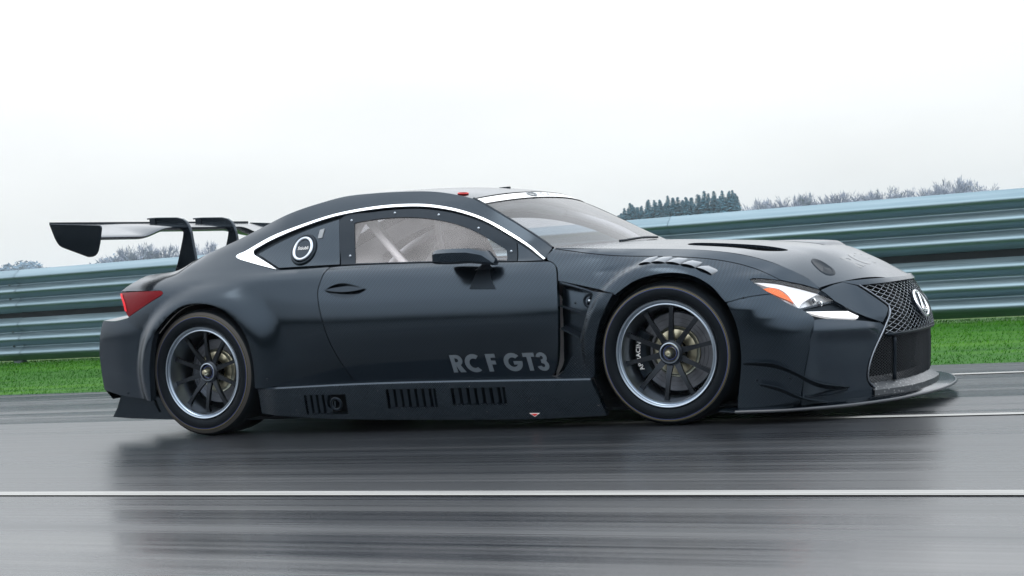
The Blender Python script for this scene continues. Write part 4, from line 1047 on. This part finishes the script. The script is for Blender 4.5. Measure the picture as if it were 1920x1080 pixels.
for dx, dz, r_ in ((.050, -.004, .017), (.076, -.012, .012)):
    q = on_side(3.335 + dx, .552 + dz*1.6, -.020)[0]
    both('lamp_projector', lambda: sphere(q, r_), MAT['gloss'], lamps, smooth=60)
    both('projector_ring', lambda: tube_geo([q + np.array([r_*.85*math.cos(a)*.75 + .012, r_*.85*math.cos(a)*-.5 - .014, r_*.85*math.sin(a)]) for a in np.linspace(0, 2*np.pi, 18, endpoint=False)], .003, 6, True), MAT['chrome'], lamps, smooth=60)

# ---- tail lamps
tl = spanel('tail_lamp', 'tail_lamp', MAT['redlens'], h=.014, step=.012, flange=.03)
tlp = poly(SIDE['tail_lamp'], .012)
def tl_strip():
    k = [(-.640, .818), (-.570, .762), (-.535, .716)]; a = crom(k, .02); w_ = np.linspace(.028, .020, len(a))
    return grid_geo(np.stack([on_side(a[:, 0], a[:, 1], .004), on_side(a[:, 0] + w_, a[:, 1] - .004, .004)], 0))
both('tail_lamp_strip', tl_strip, MAT['redglow'], tl, smooth=60)

# ---- rear end
zz = np.linspace(.22, .88, 14); yy = np.linspace(-1, 1, 21); P = np.zeros((14, 21, 3))
for i, z in enumerate(zz):
    xe = float(np.interp(z, [.22,.274,.389,.49,.576,.669,.72,.80,.88], [-.70,-.762,-.768,-.774,-.745,-.52,-.42,-.42,-.50]))
    w_ = float(half_width(xe, z)) - .004
    for j, s in enumerate(yy): P[i, j] = (xe - (.10 if z < .6 else .0)*(1-s*s), s*w_, z)
both('rear_panel', lambda: grid_geo(P), MAT['body'], smooth=50, mir=False)
zz_ = 0.0
def shelf():
    b_ = crom([(-.735, .6685), (-.6173, .6625), (-.5093, .6755)], .03); a = on_side(b_[:, 0], b_[:, 1], -.003); a = a + [0, 0, .003]; c_ = a*[1, .60, 1] + [.10, 0, .045]; return grid_geo(np.stack([a, c_], 0))
both('bumper_shelf', shelf, MAT['nose'], smooth=50)
strake = [(-.613, .26), (-.656, .170), (-.693, .119), (-.563, .108), (-.25, .094), (-.25, .26)]
both('diffuser_fence', lambda: prism_geo([(x, -.925, z) for x, z in strake], None, (0, .014, 0)), MAT['body'])
for yy_ in (.30, .0001):
    both('diffuser_strake', lambda: prism_geo([(x, -yy_ - .30, z) for x, z in strake], None, (0, .01, 0)), MAT['black'])
put('diffuser', mesh('diffuser', [(-.66, -.92, .25), (-.66, .92, .25), (-.1, .92, .10), (-.1, -.92, .10)], [(0, 1, 2, 3)]), MAT['black'], car)

# ---- sills with louvred slots
def sill(a, b):
    d = (b - .15)/.12
    return np.stack([a, -.985 + .006*d*d + .16*np.clip(.25 - b, 0, 1) + .03*smooth(.5, .36, a), b], -1)
zb_ = pchip([.30, .358, .6, .903, 1.5, 2.02, 2.42, 2.47], [.118, .114, .092, .073, .056, .048, .056, .058]); zt_ = pchip([.30, .41, 1.02, 2.37, 2.47], [.256, .254, .259, .237, .235])
sx = np.linspace(.362, 2.40, 110)
sl = np.clip(sx, None, 2.40); st_ = np.minimum(sx, 2.345)
sp_ = np.vstack([np.stack([sx, zb_(sx)], -1), np.stack([st_, zt_(st_) - .008], -1)[sx <= 2.345][::-1]])
def rect(x0, x1, z0, z1, dz=0): return np.vstack([crom([(x0, z0), (x1, z0+dz)], .02)[:-1], crom([(x1, z0+dz), (x1, z1+dz)], .02)[:-1], crom([(x1, z1+dz), (x0, z1)], .02)[:-1], crom([(x0, z1), (x0, z0)], .02)[:-1]])
slots = [rect(1.186, 1.482, .122, .222, -.004), rect(1.569, 1.876, .128, .216, -.004), rect(.676, .937, .104, .208, -.004)]
sills = panel('side_sill', panel_geo(sill, sp_, .024, NEAR, slots, .03), MAT['grit'], car)
def ledge():
    q = np.linspace(.362, 2.34, 80); zt = zt_(q); w_ = np.maximum(-half_width(q, zt+.0) + .03, -.955)
    rows = [np.stack([q, np.full_like(q, -.977) + .0*smooth(.5, .36, q), zt - .008], -1), np.stack([q, np.full_like(q, -.970) + .03*smooth(.5, .36, q), zt], -1), np.stack([q, w_, zt + .004], -1)]
    return grid_geo(np.stack(rows, 0))
both('sill_ledge', ledge, MAT['nose'], sills, smooth=30)
for (x0, x1, z0, z1) in ((1.186, 1.482, .115, .225), (1.569, 1.876, .12, .22), (.676, .937, .095, .212)):
    both('slot_box', lambda: ([(x0-.01, -.925, z0-.01), (x1+.01, -.925, z0-.01), (x1+.01, -.94, z1+.01), (x0-.01, -.94, z1+.01)], [(0, 1, 2, 3)]), MAT['void'], sills)
    n = 7 if x0 > 1 else 4; xr = x1 if x0 > 1 else x0 + .15
    for k in range(n):
        xk = x0 + (xr-x0)*(k+.35)/n; wk = (xr-x0)/n*.50
        both('slat', lambda: prism_geo([(xk, -.958, z0+.003), (xk+wk, -.936, z0+.003), (xk+wk, -.952, z1-.006), (xk, -.974, z1-.006)], None, (.004, .003, 0)), MAT['body'], sills)
both('jack_socket', lambda: tube_geo([(.871 + .030*math.cos(a), -.968 + .16*-.030*math.sin(a), .155 + .030*math.sin(a)) for a in np.linspace(0, 2*np.pi, 28, endpoint=False)], .007, 8, True), MAT['black'], sills, smooth=60)
both('socket_core', lambda: boxg(.856, .866, -.965, -.93, .14, .17), MAT['body'], sills)
put('tow_mark', mesh('tow_mark', [(1.991, -.9585, .0785), (2.019, -.9555, .059), (2.049, -.9585, .0775)], [(0, 1, 2)]), MAT['white'], sills[0])
put('tow_mark_red', mesh('tow_mark_red', [(1.999, -.9600, .0755), (2.019, -.9578, .0625), (2.041, -.9600, .0748)], [(0, 1, 2)]), MAT['red'], sills[0])

# ---- splitter and dive planes
spl = crom([(3.06, -.995), (3.26, -.982), (3.40, -.925), (3.516, -.85), (3.61, -.74), (3.696, -.60), (3.76, -.41), (3.805, -.20), (3.818, 0)], .03)
plan = np.vstack([[(2.95, -.93)], spl[:-1], (spl*[1, -1])[::-1], [(2.95, .93)]])
def splitter():
    ctr = np.array([3.1, 0]); n = len(plan); rows = []
    for s, z in ((.0, .050), (.985, .050), (1.0, .057), (1.0, .064), (.985, .071), (0, .073)):
        rows.append([(ctr[0] + (x-ctr[0])*s, y*s, z) for x, y in plan])
    v, f = grid_geo(np.array(rows), False, True); return v, f
both('splitter', splitter, MAT['gloss'] if False else MAT['body'], smooth=50, mir=False)
MAT['edge'] = M('worn_splitter_edge', (.045, .052, .062), .3)
both('splitter_edge', lambda: tube_geo(np.array([(x, y, .0605) for x, y in np.vstack([spl, (spl[:-1]*[1, -1])[::-1]])]), .0075, 8), MAT['edge'], smooth=60, mir=False)
def dive(outer, inner, th=.005):
    o_, i_ = crom(outer, .015), None
    k = len(o_); i_ = np.array([np.array([np.interp(q, np.linspace(0, 1, len(inner)), np.array(inner)[:, d]) for d in range(3)]) for q in np.linspace(0, 1, k)])
    P = np.stack([i_ + [0, 0, th], o_ + [0, 0, th], o_, i_], 0); return grid_geo(P, True, False)
both('dive_plane', lambda: dive([(3.115, -1.0, .281), (3.20, -1.0, .280), (3.265, -.998, .270), (3.323, -.98, .243), (3.417, -.90, .175), (3.47, -.80, .148), (3.515, -.70, .130)],
     [(3.10, -.93, .262), (3.25, -.91, .235), (3.31, -.88, .205), (3.38, -.79, .14), (3.43, -.72, .118), (3.48, -.66, .112)]), MAT['body'], smooth=40)
both('dive_plane', lambda: dive([(3.18, -1.0, .186), (3.278, -1.0, .163), (3.33, -.98, .133), (3.375, -.95, .107), (3.452, -.85, .079)],
     [(3.17, -.93, .165), (3.25, -.91, .135), (3.30, -.89, .11), (3.34, -.86, .09), (3.42, -.78, .074)]), MAT['body'], smooth=40)
def duct_lip():
    p = crom([(3.34, -.865, .150), (3.335, -.868, .118), (3.36, -.85, .108), (3.46, -.76, .112), (3.50, -.70, .120)], .02); return tube_geo(p, .005, 6)
both('brake_duct_rim', duct_lip, MAT['black'], smooth=60)

# ---- wing
def wing():
    ysn = np.linspace(-.945, .945, 61); rows = []
    for y in ysn:
        o_ = float(smooth(.34, .60, abs(y)))
        le = np.array([-.662 - .0*o_, 1.196 - .052*o_]); te = np.array([-1.045, 1.250]); ch = te-le; nrm = np.array([-ch[1], ch[0]]); nrm /= np.linalg.norm(nrm)
        if nrm[1] > 0: nrm = -nrm                                    # pointing down
        sec = []
        for u_ in np.linspace(0, 1, 14)**1.4:                         # lower (convex) side, nose to tail
            d = .052*math.sqrt(u_)*(1-u_) *1.3 + .020*u_*(1-u_) + .002
            sec.append(le + ch*u_ + nrm*d)
        for u_ in np.linspace(1, 0, 14)**1.4:
            d = -.016*math.sqrt(u_)*(1-u_)*1.6 + .010*u_*(1-u_) - .002
            sec.append(le + ch*u_ + nrm*d)
        rows.append([(q[0], y, q[1]) for q in sec])
    v, f = grid_geo(np.array(rows), False, True); n = 28; f += [tuple(range(n)), tuple(range(60*n, 61*n))]; return v, f
wg = both('rear_wing', wing, MAT['carbon'], smooth=40, mir=False)
put('wing_gurney', mesh('gurney', *boxg(-1.049, -1.044, -.94, .94, 1.246, 1.262)), MAT['black'], wg)
ep = [(-1.037, 1.253), (-.655, 1.214), (-.647, 1.205), (-.646, 1.195), (-.666, 1.116), (-.683, 1.071), (-.695, 1.055), (-.712, 1.044), (-.735, 1.039), (-.760, 1.040), (-.950, 1.109), (-.972, 1.122), (-.988, 1.142), (-1.002, 1.166)]
me = recalc(mesh('endplate', *prism_geo([(x, -.957, z) for x, z in ep], None, (0, .012, 0)))); bevel(me, .002, 1)
for s in (1, -1):
    e2 = me if s == 1 else me.copy()
    if s == -1:
        for v in e2.vertices: v.co.y = -v.co.y
        recalc(e2)
    put('wing_endplate', e2, MAT['body'], wg)
py = [(-.915, 1.275), (-.86, 1.274), (-.70, 1.262), (-.655, 1.250), (-.628, 1.232), (-.611, 1.205), (-.598, 1.165), (-.590, 1.10), (-.575, .99), (-.568, .915), (-.735, .905), (-.742, .935), (-.715, .99), (-.684, 1.073), (-.664, 1.13), (-.655, 1.165), (-.668, 1.180), (-.70, 1.186), (-.735, 1.190), (-.760, 1.184), (-.79, 1.196), (-.82, 1.205), (-.870, 1.212), (-.905, 1.216)]
def pylon():
    return prism_geo([(x, -.232, z) for x, z in py], None, (0, .024, 0))
pyl = both('wing_pylon', pylon, MAT['body'])
for o in pyl: bevel(o.data, .004, 2)
both('pylon_bracket', lambda: boxg(-.905, -.862, -.238, -.202, 1.212, 1.268), MAT['black'], pyl)
for xx in (-.885, -.765): both('pylon_bolt', lambda: tube_geo([(xx, -.22, 1.222), (xx - .012, -.22, 1.188)], .0045, 6), MAT['steel'], pyl, smooth=40)
both('pylon_pin', lambda: tube_geo([(-.935, -.22, 1.271), (-.895, -.22, 1.271)], .005, 6), MAT['black'], pyl, smooth=40)

# ---- mirrors
def mirror():
    secs = []
    for x, y0, y1, z0, z1 in ((1.560, -1.045, -.86, .842, .906), (1.585, -1.052, -.852, .838, .910), (1.665, -1.045, -.852, .832, .909), (1.74, -1.02, -.858, .832, .904), (1.80, -.98, -.868, .822, .886), (1.838, -.93, -.872, .812, .842)):
        c_ = .012
        secs.append([(x, y0, z0+c_), (x, y0, z1-c_*1.6), (x, y0+c_*2.2, z1), (x, y1-c_, z1), (x, y1, z1-c_), (x, y1, z0+c_), (x, y1-c_, z0), (x, y0+c_, z0)])
    v, f = grid_geo(np.array(secs), False, True); n = 8; f += [tuple(range(n)), tuple(range(5*n, 6*n))]; return v, f
mirs = both('door_mirror', mirror, MAT['nose'], smooth=28)
both('mirror_glass', lambda: boxg(1.5575, 1.559, -1.035, -.87, .852, .898), MAT['chrome'], mirs)
def stalk():
    rows = []
    for t_, w_ in ((0, .050), (.5, .026), (1, .022)):
        c0 = np.array([1.755, -.878, .795])*(1-t_) + np.array([1.79, -.90, .838])*t_
        rows.append([c0 + [w_*math.cos(a), .012*math.sin(a), 0] for a in np.linspace(0, 2*np.pi, 12, endpoint=False)])
    return grid_geo(np.array(rows), False, True)
both('mirror_stalk', stalk, MAT['black'], mirs, smooth=60)
ft = [(1.722, .806), (1.705, .757), (1.685, .703), (1.835, .694), (1.80, .75), (1.785, .806)]
panel('mirror_foot', panel_geo(side, poly([[ft[0], ft[1], ft[2]], [ft[2], ft[3]], [ft[3], ft[4], ft[5]], [ft[5], ft[0]]], .012), .014, NEAR, (), .012, .004), MAT['black'], mirs)

# ---- wheels
def wheel(hub, side_sign, front):
    RT = .338 if front else .350
    lip = MAT['rim']
    w = put('wheel', shade(mesh('rim', *lathe_geo([(.2515, .004), (.2540, -.002), (.2500, -.008), (.2440, -.006), (.2420, .004), (.2385, .007), (.2340, .004), (.2290, .004), (.2270, .010), (.2240, .035), (.2180, .055), (.2140, .12), (.2180, .27), (.2480, .30)], 96)), 35), lip, car)
    w.location = (hub[0], -.958*side_sign, hub[1]); w.rotation_euler = (math.radians(2.0)*-side_sign if False else 0, 0, 0 if side_sign == 1 else math.pi)
    tyre = [(.2500, .010), (.2560, -.002), (.2680, -.012), (.2860, -.017), (.3050, -.012), (RT-.016, -.001), (RT-.006, .012), (RT-.001, .030), (RT, .06), (RT, .25), (RT-.006, .285), (RT-.03, .31), (.27, .312), (.25, .30)]
    put('tyre', shade(mesh('tyre', *lathe_geo(tyre, 96)), 60), MAT['rubber'], w)
    for r0, mt in ((.3115, MAT['yellow']), (.3070, MAT['blue'])):
        put('sidewall_stripe', shade(mesh('stripe', *lathe_geo([(r0-.0014, -.0128 - (.311-r0)*.25), (r0+.0014, -.0122 - (.311-r0)*.25)], 96)), 60), mt, w)
    put('tyre_sheen_ring', shade(mesh('sidewall_sheen', *lathe_geo([(.3145, -.0102), (.3175, -.0092)] if front else [(.3150, -.0100), (RT-.018, -.0022)], 96)), 60), MAT['sidewall_sheen'], w)
    # spokes: ten slim pairs
    sm = bpy.data.meshes.new('spoke')
    prof_ = [(.052, .058, .016), (.10, .044, .012), (.16, .036, .0095), (.205, .034, .010), (.226, .036, .014)]
    rows = []
    for r_, y_, hw in prof_:
        rows.append([(-hw, y_, r_), (hw, y_, r_), (hw*.8, y_+.022, r_), (-hw*.8, y_+.022, r_)])
    v, f = grid_geo(np.array(rows), False, True); sm = shade(recalc(mesh('spoke', v, f)), 40)
    for k in range(10):
        o = put('spoke', sm, MAT['spoke'], w); o.rotation_euler = (0, k*math.pi/5 + (.13 if front else .05), 0)
    put('wheel_hub', shade(mesh('hub', *lathe_geo([(.062, .085), (.060, .055), (.052, .046), (.047, .044), (.046, .060), (.040, .062)], 48)), 35), MAT['spoke'], w)
    put('hub_ring', shade(mesh('hub_ring', *lathe_geo([(.0500, .047), (.0490, .040), (.0445, .039), (.0430, .046)], 48)), 40), MAT['rim'], w)
    put('wheel_nut', shade(mesh('nut', *lathe_geo([(.0005, .008), (.010, .009), (.017, .016), (.022, .032), (.026, .058), (.040, .062)], 36)), 35), MAT['bronze'], w)
    put('nut_collar', shade(mesh('nut_collar', *lathe_geo([(.030, .050), (.034, .048), (.036, .058)], 36)), 40), MAT['blue'], w)
    # brakes
    R = .190 if front else .178
    put('brake_disc', shade(mesh('disc', *lathe_geo([(.118, .140), (.124, .136), (.140, .136), (.1405, .138), (.1425, .138), (.143, .136), (.160, .136), (.1605, .138), (.1625, .138), (.163, .136), (R-.004, .136), (R, .140), (R, .165)], 80)), 30), MAT['disc'], w)
    put('brake_bell', shade(mesh('bell', *lathe_geo([(.060, .118), (.086, .116), (.106, .122), (.114, .134), (.118, .136), (.119, .141)], 64)), 35), MAT['bronze'], w)
    put('brake_backing', shade(mesh('backing', *lathe_geo([(.02, .175), (.216, .175)], 48)), 35), MAT['void'], w)
    # caliper: block hugging the disc, behind the front axle and ahead of the rear one
    sgn = (-1 if front else 1) * side_sign
    a0 = math.pi if sgn < 0 else 0.0
    P = np.zeros((15, 8, 3))
    for i, a in enumerate(np.linspace(a0-.62, a0+.62, 15)):
        e_ = .010*math.cos((a-a0)*2.2)
        for j, (r_, y_) in enumerate(((.135, .132), (.145, .108), (.165, .100-e_*.4), (.190, .100-e_*.4), (.205, .108), (.212, .130), (.212, .168), (.135, .168))):
            P[i, j] = (r_*math.cos(a), y_, r_*math.sin(a))
    v, f = grid_geo(P, False, True); f += [tuple(range(8)), tuple(range(14*8, 15*8))]
    cal = put('brake_caliper', shade(recalc(mesh('caliper', v, f)), 35), MAT['black'], w)
    tx = text_mesh('AP RACING', .030, bold=.001, align='CENTER', spacing=1.05)
    for v in tx.vertices:
        if a0: a, r_ = a0 - v.co.x/.180, .180 + (v.co.y - .010)
        else: a, r_ = v.co.x/.180, .180 - (v.co.y - .010)
        v.co = (r_*math.cos(a), .0915, r_*math.sin(a))
    put('caliper_lettering', tx, MAT['white'], w)
    return w
for hub, fr in ((REAR_HUB, False), (FRONT_HUB, True)):
    for s in (1, -1): wheel(hub, s, fr)
# arch liners
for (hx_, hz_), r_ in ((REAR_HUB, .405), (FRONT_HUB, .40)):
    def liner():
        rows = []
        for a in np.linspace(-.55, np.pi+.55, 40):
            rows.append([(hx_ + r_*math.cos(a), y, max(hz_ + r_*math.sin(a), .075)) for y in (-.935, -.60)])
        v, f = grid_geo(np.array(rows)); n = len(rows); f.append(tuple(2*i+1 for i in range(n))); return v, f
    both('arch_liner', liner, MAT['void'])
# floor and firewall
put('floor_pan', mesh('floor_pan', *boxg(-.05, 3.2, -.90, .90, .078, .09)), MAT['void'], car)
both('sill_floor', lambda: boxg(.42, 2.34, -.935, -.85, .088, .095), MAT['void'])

# ---- cabin
ip = poly(SIDE['body_side'], .04)
panel('inner_panel', panel_geo(side, ip, .06, NEAR, (), 0, -.052), MAT['cabin'], car)
P = np.array([[roof_pt(x, s)*[1, .93, 1] - [0, 0, .035] for s in np.linspace(-1, 1, 17)] for x in np.linspace(.45, 1.56, 16)])
put('headliner', recalc(mesh('headliner', *grid_geo(P), True)), MAT['cabin'], car)
put('bulkhead', mesh('bulkhead', [(2.13, -.80, .1), (2.13, .80, .1), (2.13, .74, .84), (2.13, -.74, .84)], [(0, 1, 2, 3)]), MAT['cabin'], car)
put('rear_bulkhead', mesh('rear_bulkhead', [(.45, -.80, .1), (.45, .80, .1), (.30, .72, .87), (.30, -.72, .87)], [(0, 1, 2, 3)]), MAT['cabin'], car)
put('dashboard', bevel(mesh('dashboard', *boxg(1.80, 2.12, -.72, .72, .62, .80)), .05, 3), MAT['seat'], car)
cage = put('roll_cage', None, parent=car)
def cage_tube(pts, r_=.021): put('cage_tube', mesh('cage_tube', *tube_geo(crom(pts, .05), r_, 10), True), MAT['cage'], cage)
for s in (-1, 1):
    cage_tube([(.82, s*.66, .12), (.80, s*.66, .85), (.84, s*.55, 1.10), (.88, s*.44, 1.165)])
    cage_tube([(.88, s*.50, 1.155), (1.30, s*.52, 1.15), (1.62, s*.56, 1.08), (2.02, s*.68, .83), (2.05, s*.70, .15)])
    cage_tube([(.84, s*.54, 1.12), (.45, s*.50, .95), (.10, s*.48, .62)])
    cage_tube([(.82, s*.68, .72), (1.45, s*.72, .52), (2.03, s*.70, .74)])
    cage_tube([(.82, s*.68, .46), (1.45, s*.72, .60), (2.03, s*.70, .40)])
    cage_tube([(.86, s*.50, 1.14), (.84, 0, .78), (.82, -s*.62, .42)])
cage_tube([(.84, -.50, 1.13), (1.12, -.62, .88), (1.40, -.68, .62)]); cage_tube([(1.30, -.52, 1.15), (1.12, -.2, 1.0), (.95, .2, .75)], .016)
cage_tube([(.88, -.46, 1.165), (.88, 0, 1.19), (.88, .46, 1.165)]); cage_tube([(1.55, -.52, 1.10), (1.57, 0, 1.14), (1.55, .52, 1.10)])
cage_tube([(.88, -.44, 1.165), (1.22, 0, 1.19), (1.56, .46, 1.10)]); cage_tube([(.88, .44, 1.165), (1.22, 0, 1.185), (1.56, -.46, 1.10)])
cage_tube([(1.95, -.66, .80), (1.98, 0, .80), (1.95, .66, .80)])
def seat():
    rows = []
    for x, z, w_, d in ((1.42, .30, .22, .06), (1.15, .22, .24, .10), (1.02, .30, .25, .12), (.96, .55, .25, .15), (.90, .80, .24, .13), (.87, .95, .17, .13), (.86, 1.05, .15, .10)):
        rows.append([(x + d*(abs(s)**3), .36 + s*w_, z + (.10*abs(s)**3 if z < .4 else 0)) for s in np.linspace(-1, 1, 13)])
    return grid_geo(np.array(rows))
st = both('race_seat', seat, MAT['seat'], smooth=60, mir=False); md = st.modifiers.new('shell', 'SOLIDIFY'); md.thickness = .03
